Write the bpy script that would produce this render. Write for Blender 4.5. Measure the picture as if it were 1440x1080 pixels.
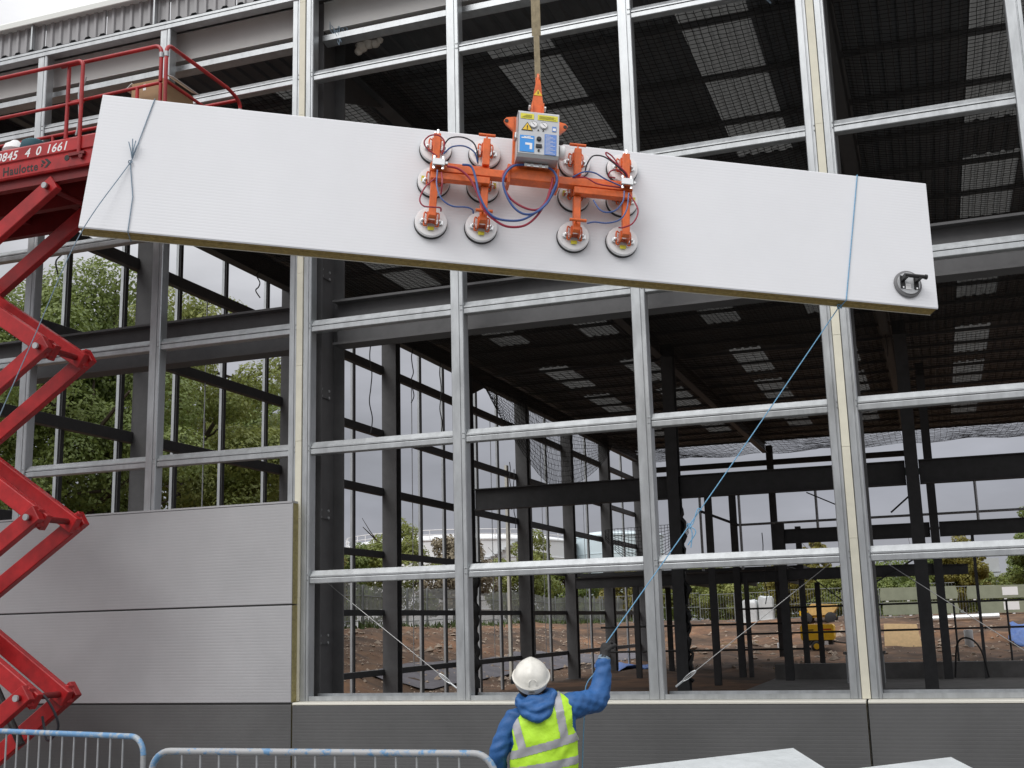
import bpy, bmesh, math, random
import numpy as np
from mathutils import Matrix, Vector
for o in list(bpy.data.objects): bpy.data.objects.remove(o)
SC = bpy.context.scene
COL = SC.collection
random.seed(7); RNG = np.random.default_rng(7)

# ------------------------------------------------------------------ camera
cam_d = bpy.data.cameras.new('camera'); cam = bpy.data.objects.new('camera', cam_d); COL.objects.link(cam)
cam_d.sensor_width = 36.0; cam_d.lens = 41.547; cam_d.clip_start = 0.1; cam_d.clip_end = 3000
CR = Vector((0.941337, 0.336474, -0.025903)); CU = Vector((0.090997, -0.179163, 0.979602)); CF = Vector((-0.324969, 0.924492, 0.199271))
cam.matrix_world = Matrix(((CR[0], CU[0], -CF[0], 0.0), (CR[1], CU[1], -CF[1], -12.7848), (CR[2], CU[2], -CF[2], 2.12), (0, 0, 0, 1)))
SC.camera = cam

# ------------------------------------------------------------------ sky and light (overcast)
SUN_EL, SUN_AZ = math.radians(48), math.radians(200)       # azimuth clockwise from +Y: behind the photographer, a little left
W = bpy.data.worlds.new('World'); SC.world = W; W.use_nodes = True
wn, wl = W.node_tree.nodes, W.node_tree.links
bg = wn['Background']; bg.inputs['Strength'].default_value = 1.0
sky = wn.new('ShaderNodeTexSky'); sky.sky_type = 'NISHITA'; sky.sun_disc = False
sky.sun_elevation = SUN_EL; sky.sun_rotation = SUN_AZ; sky.air_density = 1.5; sky.dust_density = 4
tc = wn.new('ShaderNodeTexCoord'); sx = wn.new('ShaderNodeSeparateXYZ'); wl.new(tc.outputs['Generated'], sx.inputs[0])
ramp = wn.new('ShaderNodeValToRGB'); wl.new(sx.outputs['Z'], ramp.inputs[0])
cr = ramp.color_ramp; cr.elements[0].position = 0.0; cr.elements[0].color = (0.40, 0.41, 0.45, 1)
cr.elements[1].position = 1.0; cr.elements[1].color = (1.5, 1.5, 1.52, 1)
for p, c in ((0.10, (0.345, 0.355, 0.405, 1)), (0.22, (0.43, 0.435, 0.475, 1)), (0.36, (0.76, 0.76, 0.78, 1)), (0.46, (1.12, 1.12, 1.14, 1)), (0.6, (1.25, 1.25, 1.27, 1))):
    el = cr.elements.new(p); el.color = c
mp = wn.new('ShaderNodeMapping'); mp.inputs['Scale'].default_value = (1.6, 1.6, 5.0); wl.new(tc.outputs['Generated'], mp.inputs[0])
cn = wn.new('ShaderNodeTexNoise'); cn.inputs['Scale'].default_value = 2.2; cn.inputs['Detail'].default_value = 7; cn.inputs['Roughness'].default_value = .55
wl.new(mp.outputs[0], cn.inputs['Vector'])
cmr = wn.new('ShaderNodeMapRange'); cmr.inputs['From Min'].default_value = .3; cmr.inputs['From Max'].default_value = .7
cmr.inputs['To Min'].default_value = .78; cmr.inputs['To Max'].default_value = 1.26; wl.new(cn.outputs['Fac'], cmr.inputs['Value'])
cm = wn.new('ShaderNodeMixRGB'); cm.blend_type = 'MULTIPLY'; cm.inputs[0].default_value = 1
wl.new(ramp.outputs[0], cm.inputs[1]); wl.new(cmr.outputs[0], cm.inputs[2])
ss = wn.new('ShaderNodeMixRGB'); ss.blend_type = 'MULTIPLY'; ss.inputs[0].default_value = 1; ss.inputs[2].default_value = (.1, .1, .1, 1)
wl.new(sky.outputs[0], ss.inputs[1])
mx = wn.new('ShaderNodeMixRGB'); mx.inputs[0].default_value = 0.93                     # cloud cover over the clear sky
wl.new(ss.outputs[0], mx.inputs[1]); wl.new(cm.outputs[0], mx.inputs[2]); wl.new(mx.outputs[0], bg.inputs['Color'])
sd = bpy.data.lights.new('sun', 'SUN'); sd.energy = 1.5; sd.angle = math.radians(35); sd.color = (1, .99, .98)
sun = bpy.data.objects.new('sun', sd); COL.objects.link(sun)
sdir = Vector((math.sin(SUN_AZ) * math.cos(SUN_EL), math.cos(SUN_AZ) * math.cos(SUN_EL), math.sin(SUN_EL)))
sun.rotation_euler = sdir.to_track_quat('Z', 'Y').to_euler(); sun.location = (0, -20, 40)
vs = SC.view_settings; vs.view_transform = 'Standard'; vs.look = 'None'; vs.exposure = -0.02; vs.gamma = 1.0
SC.cycles.max_bounces = 6; SC.cycles.diffuse_bounces = 3; SC.cycles.transparent_max_bounces = 8; SC.cycles.caustics_reflective = False

# ------------------------------------------------------------------ materials
MAT = {}
def mat(name, col, rough=.5, metal=0.0, var=.0, vscale=8.0, bump=0.0, bscale=40.0, col2=None, spec=.5, stretch=(1, 1, 1), trans=0.0, coat=0.0):
    m = bpy.data.materials.new(name); m.use_nodes = True; MAT[name] = m
    n, l = m.node_tree.nodes, m.node_tree.links; b = n['Principled BSDF']
    b.inputs['Roughness'].default_value = rough; b.inputs['Metallic'].default_value = metal
    b.inputs['Specular IOR Level'].default_value = spec; b.inputs['Coat Weight'].default_value = coat
    b.inputs['Base Color'].default_value = (*col, 1)
    t = n.new('ShaderNodeTexCoord'); g = n.new('ShaderNodeMapping'); g.inputs['Scale'].default_value = stretch
    l.new(t.outputs['Object'], g.inputs[0])
    if var > 0 or col2:
        no = n.new('ShaderNodeTexNoise'); no.inputs['Scale'].default_value = vscale; no.inputs['Detail'].default_value = 6; no.inputs['Roughness'].default_value = .65
        l.new(g.outputs[0], no.inputs['Vector'])
        r = n.new('ShaderNodeValToRGB'); l.new(no.outputs['Fac'], r.inputs[0])
        r.color_ramp.elements[0].position = .32; r.color_ramp.elements[1].position = .68
        c2 = col2 or tuple(min(1, c * (1 + var)) for c in col)
        c1 = col if col2 else tuple(c * (1 - var) for c in col)
        r.color_ramp.elements[0].color = (*c1, 1); r.color_ramp.elements[1].color = (*c2, 1)
        l.new(r.outputs[0], b.inputs['Base Color'])
        rr = n.new('ShaderNodeMapRange'); rr.inputs['To Min'].default_value = max(.05, rough - .1); rr.inputs['To Max'].default_value = min(1, rough + .1)
        l.new(no.outputs['Fac'], rr.inputs['Value']); l.new(rr.outputs[0], b.inputs['Roughness'])
    if bump > 0:
        nb = n.new('ShaderNodeTexNoise'); nb.inputs['Scale'].default_value = bscale; nb.inputs['Detail'].default_value = 5
        l.new(g.outputs[0], nb.inputs['Vector'])
        bp = n.new('ShaderNodeBump'); bp.inputs['Strength'].default_value = bump; bp.inputs['Distance'].default_value = .02
        l.new(nb.outputs['Fac'], bp.inputs['Height']); l.new(bp.outputs[0], b.inputs['Normal'])
    if trans > 0:
        tr = n.new('ShaderNodeBsdfTranslucent'); tr.inputs['Color'].default_value = (*(c for c in (col2 or col)), 1)
        ms = n.new('ShaderNodeMixShader'); ms.inputs[0].default_value = trans
        l.new(b.outputs[0], ms.inputs[1]); l.new(tr.outputs[0], ms.inputs[2]); l.new(ms.outputs[0], n['Material Output'].inputs[0])
    return m
mat('galv', (.50, .52, .53), .40, .72, .13, 9, .03, 50, stretch=(1, 1, .3))
mat('galv_dull', (.42, .43, .44), .5, .6, .15, 10)
mat('primer', (.105, .104, .106), .55, 0, .14, 5, .02, 30)
mat('primer_dark', (.062, .062, .064), .6, 0, .2, 4)
mat('cream', (.76, .73, .60), .7, 0, .06, 6, .02, 80)
mat('white_panel', (.765, .775, .80), .42, 0, .022, 1.1, .006, 3)
mat('silver_clad', (.44, .44, .45), .45, .12, .06, .9, .015, 4)
mat('dark_clad', (.112, .112, .112), .5, .05, .10, 1.2)
mat('rockwool', (.33, .24, .085), .95, 0, .3, 30, .5, 120)
mat('rockwool_pale', (.36, .31, .14), .95, 0, .25, 30, .5, 120)
mat('flash_white', (.78, .80, .76), .4)
mat('flash_cream', (.72, .70, .62), .5)
mat('ribsheet', (.36, .355, .36), .5, .1, .06, 3)
mat('roof_sheet', (.108, .114, .120), .6, 0, .2, 1.2)
mat('skylight', (.40, .41, .40), .5, 0, .1, 2, col2=(.30, .30, .295), trans=.7)
mat('red', (.36, .010, .012), .42, 0, .34, 3.2, .03, 30, coat=.1)
mat('red_dark', (.17, .007, .008), .5, 0, .2, 6)
mat('orange', (.70, .13, .022), .40, 0, .22, 12, .02, 60, coat=.08)
mat('alu', (.72, .73, .73), .3, .6, .08, 12)
mat('pad_top', (.80, .80, .80), .33, .15, .06, 16)
mat('rubber', (.018, .018, .02), .6)
mat('rubber_grey', (.16, .16, .165), .55)
mat('chrome', (.7, .7, .7), .2, .95)
mat('box_grey', (.50, .51, .52), .4, .3, .04, 6)
mat('yellow_label', (.72, .66, .05), .5)
mat('yellow_sign', (.80, .52, .03), .45)
mat('blue_label', (.04, .28, .72), .4)
mat('blue_label_b', (.12, .24, .58), .45)
mat('white', (.82, .82, .82), .5)
mat('black', (.012, .012, .012), .45)
mat('hose_red', (.30, .02, .045), .35)
mat('hose_blue', (.035, .085, .26), .35)
mat('hose_black', (.02, .022, .03), .4)
mat('webbing', (.30, .25, .16), .85, 0, .25, 18, .2, 200)
mat('rope_blue', (.16, .36, .55), .8, 0, .25, 60)
mat('rope_grey', (.20, .27, .34), .8, 0, .25, 60)
mat('barrier_blue', (.10, .26, .52), .5, 0, .3, 14, col2=(.22, .40, .62))
mat('steel_wire', (.35, .35, .35), .4, .8)
mat('cable', (.05, .05, .05), .6)
mat('net', (.012, .013, .012), .8)
mat('net_green', (.015, .09, .065), .8)
mat('plastic_white', (.56, .59, .60), .30, 0, .08, 3, .9, 5)
mat('eaves_paint', (.52, .515, .50), .5, 0, .05, 2)
mat('poly_bag', (.62, .57, .50), .4, 0, .1, 20)
mat('cardboard', (.36, .235, .13), .8, 0, .08, 7)
mat('teal', (.03, .10, .13), .7)
mat('amber', (.75, .30, .03), .3)
mat('jacket', (.022, .105, .30), .62, 0, .20, 7, .55, 13)
mat('hivis', (.50, .84, .04), .6, 0, .12, 5, .55, 12)
mat('reflect', (.42, .42, .44), .42, .15, .06, 14, .15, 20)
mat('helmet', (.74, .72, .66), .34, 0, .13, 11, .02, 40, coat=.1)
mat('skin', (.52, .29, .20), .55)
mat('hair', (.03, .02, .015), .8)
mat('glove', (.022, .021, .021), .8, 0, .2, 30, .3, 60)
mat('trousers', (.02, .022, .03), .8, 0, .2, 9, .3, 30)
mat('soil', (.085, .041, .021), .95, 0, 0, 1.4, 1.0, 3.0, col2=(.215, .116, .060))
mat('soil_dark', (.07, .045, .032), .95, 0, .3, 2, .6, 8)
mat('stone', (.34, .27, .21), .9, 0, .3, 6)
mat('concrete', (.17, .165, .16), .85, 0, .25, 1.5, .2, 12)
mat('bounce_floor', (.17, .17, .165), .95, 0, .3, 3, .5, 20)
mat('gravel', (.20, .20, .195), .9, 0, .25, 2, .3, 30)  # yard surface kept pale to bounce light up onto the lower facade
mat('grass', (.07, .10, .03), .9, 0, .35, 2)
mat('fence_metal', (.24, .255, .25), .55, .4, .15, 3)
mat('tank_white', (.80, .82, .83), .5, 0, .03, .1)
mat('tank_blue', (.62, .72, .76), .5, 0, .03, .1)
mat('bark', (.06, .045, .032), .9, 0, .3, 5, .5, 12)
mat('leaf_a', (.105, .160, .036), .5, 0, 0, .5, col2=(.26, .315, .090), trans=.35)
mat('leaf_b', (.130, .180, .038), .5, 0, 0, .5, col2=(.32, .340, .095), trans=.35)
mat('leaf_c', (.16, .155, .03), .6, 0, 0, .5, col2=(.26, .22, .04), trans=.3)
mat('leaf_d', (.22, .19, .13), .7, 0, 0, .5, col2=(.30, .25, .17), trans=.2)
mat('yellow_plant', (.74, .44, .02), .45, 0, .06, 4)
mat('green_wrap', (.26, .28, .20), .5, 0, .08, 3, .15, 6)
mat('plywood', (.66, .46, .24), .8, 0, .1, 6)
mat('blue_tarp', (.07, .15, .40), .5, 0, .2, 5, .3, 8)
mat('timber', (.40, .29, .17), .85, 0, .2, 9)
mat('pale_grey', (.45, .47, .48), .7, 0, .08, .6)

def soil_patches():
    m = MAT['soil']; n, l = m.node_tree.nodes, m.node_tree.links; b = n['Principled BSDF']; old = b.inputs['Base Color'].links[0].from_socket
    t = n.new('ShaderNodeTexCoord'); a = n.new('ShaderNodeTexNoise'); a.inputs['Scale'].default_value = .22; a.inputs['Detail'].default_value = 9; a.inputs['Roughness'].default_value = .62; a.inputs['Distortion'].default_value = .8
    l.new(t.outputs['Object'], a.inputs['Vector']); r = n.new('ShaderNodeValToRGB'); l.new(a.outputs['Fac'], r.inputs[0])
    r.color_ramp.elements[0].position = .36; r.color_ramp.elements[0].color = (.30, .33, .36, 1); r.color_ramp.elements[1].position = .64; r.color_ramp.elements[1].color = (1.25, 1.2, 1.15, 1)
    e = r.color_ramp.elements.new(.5); e.color = (.72, .76, .80, 1)
    x = n.new('ShaderNodeMixRGB'); x.blend_type = 'MULTIPLY'; x.inputs[0].default_value = 1; l.new(old, x.inputs[1]); l.new(r.outputs[0], x.inputs[2]); l.new(x.outputs[0], b.inputs['Base Color'])
soil_patches()
# ------------------------------------------------------------------ mesh helpers
V3 = lambda *a: np.array(a, float)
ROOTM = {}                                   # object name -> world matrix of its thing's root (inverse applied to vertices)
class MB:
    def __init__(s): s.v = []; s.f = []; s.n = 0
    def add(s, v, f):
        v = np.asarray(v, float); s.v.append(v); s.f += [tuple(int(i) + s.n for i in q) for q in f]; s.n += len(v); return s
    def box(s, lo, hi, bev=0.0):
        return s.obox([(lo[i] + hi[i]) / 2 for i in range(3)], (1, 0, 0), (0, 1, 0), (0, 0, 1), [abs(hi[i] - lo[i]) for i in range(3)], bev)
    def obox(s, c, ax, ay, az, size, bev=0.0):
        c, ax, ay, az = map(lambda t: np.asarray(t, float), (c, ax, ay, az)); hx, hy, hz = np.asarray(size, float) / 2
        if bev <= 0:
            q = [(-1, -1, -1), (1, -1, -1), (1, 1, -1), (-1, 1, -1), (-1, -1, 1), (1, -1, 1), (1, 1, 1), (-1, 1, 1)]
            v = [c + ax * a * hx + ay * b * hy + az * d * hz for a, b, d in q]
            return s.add(v, [(0, 3, 2, 1), (4, 5, 6, 7), (0, 1, 5, 4), (1, 2, 6, 5), (2, 3, 7, 6), (3, 0, 4, 7)])
        b = min(bev, hx * .9, hy * .9, hz * .9); v = []; idx = {}
        for sx in (-1, 1):
            for sy in (-1, 1):
                for sz in (-1, 1):
                    for k in range(3):
                        d = [hx, hy, hz]; d = [d[j] - (b if j != k else 0) for j in range(3)]
                        idx[(sx, sy, sz, k)] = len(v); v.append(c + ax * sx * d[0] + ay * sy * d[1] + az * sz * d[2])
        f = []
        I = lambda a, k: idx[(a[0], a[1], a[2], k)]
        for k in range(3):
            o = [j for j in range(3) if j != k]
            for sg in (-1, 1):
                q = []
                for t in ((-1, -1), (1, -1), (1, 1), (-1, 1)):
                    a = [0, 0, 0]; a[k] = sg; a[o[0]] = t[0]; a[o[1]] = t[1]; q.append(I(a, k))
                if (sg > 0) != (k == 1): f.append(tuple(q))
                else: f.append(tuple(q[::-1]))
        for k in range(3):
            o = [j for j in range(3) if j != k]
            for t0 in (-1, 1):
                for t1 in (-1, 1):
                    a = [0, 0, 0]; a[o[0]] = t0; a[o[1]] = t1; b2 = list(a); a[k] = -1; b2[k] = 1
                    f.append((I(a, o[0]), I(b2, o[0]), I(b2, o[1]), I(a, o[1])))
        for sx in (-1, 1):
            for sy in (-1, 1):
                for sz in (-1, 1):
                    f.append(tuple(idx[(sx, sy, sz, k)] for k in range(3)))
        return s.add(v, f)
    def bar(s, p, q, w, h, up=(0, 0, 1), bev=0.0):
        p, q = np.asarray(p, float), np.asarray(q, float); a = q - p; L = np.linalg.norm(a); a = a / L
        up = np.asarray(up, float); x = np.cross(a, up); x /= np.linalg.norm(x); z = np.cross(x, a)
        return s.obox((p + q) / 2, a, x, z, (L, w, h), bev)
    def prism(s, prof, o, u, v, w):
        """closed profile (list of 2d points) in axes u, v at o, extruded by vector w"""
        o, u, v, w = map(lambda t: np.asarray(t, float), (o, u, v, w)); n = len(prof)
        a = [o + u * p[0] + v * p[1] for p in prof]; b = [p + w for p in a]
        f = [(i, (i + 1) % n, (i + 1) % n + n, i + n) for i in range(n)] + [tuple(range(n))[::-1], tuple(range(n, 2 * n))]
        return s.add(a + b, f)
    def tube(s, pts, r, n=8, closed=False):
        P = np.asarray(pts, float); m = len(P); R = np.full(m, r, float) if np.isscalar(r) else np.asarray(r, float)
        T = np.gradient(P, axis=0) if not closed else np.roll(P, -1, 0) - np.roll(P, 1, 0)
        T /= np.maximum(np.linalg.norm(T, axis=1), 1e-9)[:, None]
        ref = V3(0, 0, 1) if abs(T[0][2]) < .9 else V3(1, 0, 0)
        N = np.cross(T[0], ref); N /= np.linalg.norm(N); v = []
        for i in range(m):
            N = N - T[i] * (N @ T[i]); N /= max(np.linalg.norm(N), 1e-9); B = np.cross(T[i], N)
            for k in range(n):
                t = 2 * math.pi * k / n; v.append(P[i] + R[i] * (math.cos(t) * N + math.sin(t) * B))
        f = []
        for i in range(m if closed else m - 1):
            j = (i + 1) % m
            for k in range(n): f.append((i * n + k, i * n + (k + 1) % n, j * n + (k + 1) % n, j * n + k))
        if not closed: f += [tuple(range(n))[::-1], tuple((m - 1) * n + k for k in range(n))]
        return s.add(v, f)
    def lathe(s, prof, o, axis, n=24, ref=None):
        o, A = np.asarray(o, float), np.asarray(axis, float); A = A / np.linalg.norm(A)
        rf = V3(0, 0, 1) if abs(A[2]) < .9 else V3(1, 0, 0)
        X = np.cross(A, rf); X /= np.linalg.norm(X); Y = np.cross(A, X); v = []
        for r, h in prof:
            for k in range(n):
                t = 2 * math.pi * k / n; v.append(o + A * h + max(r, 1e-4) * (math.cos(t) * X + math.sin(t) * Y))
        f = []
        for i in range(len(prof) - 1):
            for k in range(n): f.append((i * n + k, i * n + (k + 1) % n, (i + 1) * n + (k + 1) % n, (i + 1) * n + k))
        f += [tuple(range(n))[::-1], tuple((len(prof) - 1) * n + k for k in range(n))]
        return s.add(v, f)
    def mesh(s, name, m, inv=None, smooth=False):
        v = np.concatenate(s.v) if s.v else np.zeros((0, 3))
        if inv is not None:
            A = np.array(inv); v = v @ A[:3, :3].T + A[:3, 3]
        me = bpy.data.meshes.new(name); me.from_pydata(v.tolist(), [], s.f); me.materials.append(MAT[m])
        if smooth:
            me.polygons.foreach_set('use_smooth', [True] * len(me.polygons))
            me.update()
            try: me.set_sharp_from_angle(angle=math.radians(40))
            except Exception: pass
        bm = bmesh.new(); bm.from_mesh(me); bmesh.ops.recalc_face_normals(bm, faces=bm.faces); bm.to_mesh(me); bm.free()
        me.update(); return me
    def build(s, name, m, parent=None, smooth=False):
        inv = ROOTM.get(parent.name) if parent else None
        me = s.mesh(name, m, inv, smooth); o = bpy.data.objects.new(name, me); COL.objects.link(o)
        if parent:
            o.parent = parent
            if parent.name in ROOTM: ROOTM[o.name] = ROOTM[parent.name]
        return o
def tag(o, label=None, cat=None, group=None, kind=None):
    for k, val in (('label', label), ('category', cat), ('group', group), ('kind', kind)):
        if val: o[k] = val
    return o
def thing(name, loc, label, cat, group=None, rot=(0, 0, 0)):
    o = bpy.data.objects.new(name, None); COL.objects.link(o); o.location = loc; o.rotation_euler = rot; o.empty_display_size = .2
    M4 = Matrix.LocRotScale(Vector(loc), __import__('mathutils').Euler(rot), None)
    ROOTM[o.name] = M4.inverted(); return tag(o, label, cat, group)
def piece(name, me, parent, loc=(0, 0, 0), rot=(0, 0, 0)):
    """a child that shares mesh data; loc is in the parent's own axes"""
    o = bpy.data.objects.new(name, me); COL.objects.link(o); o.parent = parent; o.location = loc; o.rotation_euler = rot
    if parent.name in ROOTM: ROOTM[o.name] = ROOTM[parent.name]
    return o
def wpiece(name, me, parent, wloc):
    """same, loc given in world space (parents without rotation)"""
    p = Vector(wloc); 
    if parent.name in ROOTM: p = ROOTM[parent.name] @ p
    return piece(name, me, parent, p)
def ibeam(w, h, tf=.022, tw=.016):
    a, b, c = w / 2, h / 2, tw / 2
    return [(-a, -b), (a, -b), (a, -b + tf), (c, -b + tf), (c, b - tf), (a, b - tf), (a, b), (-a, b), (-a, b - tf), (-c, b - tf), (-c, -b + tf), (-a, -b + tf)]
def bez(p, n=16):
    """Catmull-Rom through points"""
    P = [np.asarray(q, float) for q in p]; P = [2 * P[0] - P[1]] + P + [2 * P[-1] - P[-2]]; out = []
    for i in range(1, len(P) - 2):
        for k in range(n):
            t = k / n; a, b, c, d = P[i - 1:i + 3]
            out.append(.5 * (2 * b + (c - a) * t + (2 * a - 5 * b + 4 * c - d) * t * t + (3 * b - a - 3 * c + d) * t ** 3))
    out.append(P[-2]); return np.array(out)
def text_mesh(body, size, m, extrude=.002, shear=0.0, bold=0.0):
    c = bpy.data.curves.new('t', 'FONT'); c.body = body; c.size = size; c.extrude = extrude; c.shear = shear; c.offset = bold; c.space_character = 1.0 + bold * 30; c.resolution_u = 3
    o = bpy.data.objects.new('t', c); COL.objects.link(o); dg = bpy.context.evaluated_depsgraph_get()
    me = bpy.data.meshes.new_from_object(o.evaluated_get(dg)); bpy.data.objects.remove(o)
    me.materials.clear(); me.materials.append(MAT[m]); return me
def text_on(name, body, size, m, parent, o, ex, ey, sx=1.0, extrude=.002, shear=0.0, bold=0.0):
    """lettering lying on a surface: origin o, reading direction ex, up ey (world)"""
    me = text_mesh(body, size, m, extrude, shear, bold); n = len(me.vertices); co = np.zeros(n * 3); me.vertices.foreach_get('co', co); co = co.reshape(-1, 3)
    o, ex, ey = map(lambda t: np.asarray(t, float), (o, ex, ey)); nz = np.cross(ex, ey)
    w = o + co[:, :1] * sx * ex + co[:, 1:2] * ey + co[:, 2:3] * nz
    A = np.array(ROOTM[parent.name]); w = w @ A[:3, :3].T + A[:3, 3]
    me.vertices.foreach_set('co', w.ravel()); me.update(); ob = bpy.data.objects.new(name, me); COL.objects.link(ob); ob.parent = parent; return ob

# ================================================================== SETTING: ground
def sstep(a, b, x): t = np.clip((x - a) / (b - a), 0, 1); return t * t * (3 - 2 * t)
def bumps(x, y):
    return (.5 * np.sin(x * .61 + 1.3 * np.sin(y * .23)) * np.sin(y * .47 + .8) + .3 * np.sin(x * 1.37 + y * .9) * np.sin(y * 1.21 - x * .33) + .2 * np.sin(x * 2.9 - y * 2.3) * np.sin(y * 3.1 + x * 1.7))
def ground_h(x, y):
    x, y = np.asarray(x, float), np.asarray(y, float)
    left = sstep(-14.6, -25, x) * 2.0 * sstep(-2, 7, y)
    back = (.30 * sstep(36, 50, y) + 1.6 * sstep(50, 67, y))
    h = np.maximum(left, back); outside = np.maximum(sstep(-14.3, -17, x) * sstep(1, 6, y), sstep(32, 39, y))
    far = 1 - sstep(90, 140, y)
    mound = .5 * np.exp(-((x + 1) / 7) ** 2 - ((y - 55) / 4) ** 2) + .30 * np.exp(-((x + 11) / 5) ** 2 - ((y - 51) / 3.5) ** 2) + .35 * np.exp(-((x - 7) / 4) ** 2 - ((y - 47) / 3) ** 2)
    return h + outside * far * (.26 * bumps(x, y) + .09 * bumps(x * 3.1 + 2, y * 2.7)) + mound * sstep(38, 44, y) - .012
gx = np.concatenate([np.linspace(-900, -90, 14)[:-1], np.linspace(-90, -36, 19)[:-1], np.linspace(-36, 16, 140)[:-1], np.linspace(16, 90, 19)[:-1], np.linspace(90, 900, 12)])
gy = np.concatenate([np.linspace(-600, -20, 12)[:-1], np.linspace(-20, 78, 240)[:-1], np.linspace(78, 150, 25)[:-1], np.linspace(150, 1900, 16)])
GX, GY = np.meshgrid(gx, gy); GZ = ground_h(GX, GY); nx, ny = len(gx), len(gy)
b = MB(); idx = np.arange(nx * ny).reshape(ny, nx)
b.add(np.stack([GX.ravel(), GY.ravel(), GZ.ravel()], 1), np.stack([idx[:-1, :-1].ravel(), idx[:-1, 1:].ravel(), idx[1:, 1:].ravel(), idx[1:, :-1].ravel()], 1))
g = b.build('ground', 'soil', smooth=True); tag(g, 'bare red-brown earth around and inside the steel frame', 'ground', kind='structure')
b = MB(); b.add([(-60, -60, .004), (60, -60, .004), (60, -.3, .004), (-60, -.3, .004)], [(0, 1, 2, 3)])
tag(b.build('yard', 'gravel'), 'pale tarmac yard in front of the building', 'yard', kind='structure')
b = MB(); b.box((-5.4, 21.8, -.05), (13, 30.5, .14)); tag(b.build('floor_slab', 'concrete'), 'grey concrete floor slab under the inner frame', 'floor', kind='structure')
b = MB(); b.box((-13.3, .35, -.05), (13, 21.7, .02)); tag(b.build('bounce_floor', 'bounce_floor'), 'unseen grey stone floor behind the facade, added for neutral bounce light', 'floor', kind='structure')  # unseen floor added so the roof gets grey bounce light instead of red
# a drained grey track along the bank
def strip(name, m, path, w, dz, n=40):
    b = MB(); P = bez(path, 12); vs = []; fs = []
    for i, p in enumerate(P):
        t = P[min(i + 1, len(P) - 1)] - P[max(i - 1, 0)]; t /= np.linalg.norm(t); s_ = np.array([-t[1], t[0]])
        for k in range(7):
            q = p + s_ * w * (k / 6 - .5); vs.append((q[0], q[1], float(ground_h(q[0], q[1])) + dz))
    for i in range(len(P) - 1):
        for k in range(6): a = i * 7 + k; fs.append((a, a + 1, a + 8, a + 7))
    b.add(vs, fs); return b.build(name, m, smooth=True)
mat('track', (.105, .098, .112), .8, 0, .3, 1.5, .5, 6)
tag(strip('track', 'track', [(-17.3, 24), (-17.6, 34), (-17.2, 44), (-16, 52)], 2.6, .05), 'grey stone track running along the earth bank', 'track', kind='structure')
# stones lying over the earth bank (stuff)
b = MB(); ph = (1 + 5 ** .5) / 2
OCT = np.array([(1, 0, 0), (-1, 0, 0), (0, 1, 0), (0, -1, 0), (0, 0, 1), (0, 0, -1)], float)
OF = [(0, 2, 4), (2, 1, 4), (1, 3, 4), (3, 0, 4), (2, 0, 5), (1, 2, 5), (3, 1, 5), (0, 3, 5)]
def scatter_stones(n, x0, x1, y0, y1, r0, r1):
    for _ in range(n):
        x, y = random.uniform(x0, x1), random.uniform(y0, y1); r = r0 + (r1 - r0) * random.random() ** 2.5
        a = random.uniform(0, 6.28); c, s_ = math.cos(a), math.sin(a); sc = (r, r * random.uniform(.6, 1), r * random.uniform(.4, .8))
        v = OCT * sc + RNG.normal(0, r * .12, (6, 3)); v = np.stack([v[:, 0] * c - v[:, 1] * s_, v[:, 0] * s_ + v[:, 1] * c, v[:, 2]], 1)
        b.add(v + (x, y, float(ground_h(x, y)) + r * .1), OF)
scatter_stones(5200, -28, -14.6, 18, 60, .018, .10); scatter_stones(700, -15, 9, 38, 66, .03, .14); scatter_stones(160, -13, 8, 44, 60, .12, .38); scatter_stones(90, -24, -15, 22, 50, .10, .30)
tag(b.build('stones', 'stone'), 'pale stones strewn over the red earth bank', 'stones', kind='stuff')
# weeds along the foot of the palisade
b = MB()
for _ in range(2600):
    x, y = random.gauss(-27.3, .7), random.uniform(14, 95); z = float(ground_h(x, y)); hgt = random.uniform(.12, .5); a = random.uniform(0, 6.28)
    dx, dy = math.cos(a) * .07, math.sin(a) * .07; lx, ly = random.gauss(0, .12), random.gauss(0, .12)
    b.add([(x - dx, y - dy, z), (x + dx, y + dy, z), (x + lx, y + ly, z + hgt)], [(0, 1, 2)])
tag(b.build('weeds', 'grass'), 'rough green weeds along the foot of the fence', 'weeds', kind='stuff')

# ================================================================== STEEL BUILDING
PX = [-13.70, -11.535, -9.435, -7.267, -5.141, -2.927, -.79, 1.302, 3.44, 5.60]     # facade posts
MAIN = {-13.70, -7.267, -.79, 5.60}
RZ = [1.38, 2.815, 4.38, 5.93, 7.49, 9.32]                                          # tops of the facade rails
TOPZ = 10.51
bld = thing('steel_building', (-7.27, 0, 0), 'tall unfinished steel frame building with bright galvanised facade grid and dark roof', 'building')
def post_mesh(x0, x1, z0, z1, fr=-.085):
    """galvanised channel with a folded seam down its face and bolt heads at the rails"""
    w = x1 - x0; s_ = .64 * w
    prof = [(0, .06), (0, fr + .012), (.008, fr), (s_, fr), (s_ + .004, fr + .010), (s_ + .012, fr + .010), (s_ + .016, fr - .004), (w - .008, fr - .004), (w, fr + .008), (w, .06)]
    m = MB(); m.prism([(p[0], p[1]) for p in prof], (x0, 0, z0), (1, 0, 0), (0, 1, 0), (0, 0, z1 - z0))
    for z in RZ[1:]:
        for dx in (s_ + .028, w - .012):
            for dz in (-.05, -.11): m.lathe([(.008, 0), (.008, .007), (.004, .010)], (x0 + dx, fr - .004, z + dz), (0, -1, 0), 6)
    return m
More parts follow.
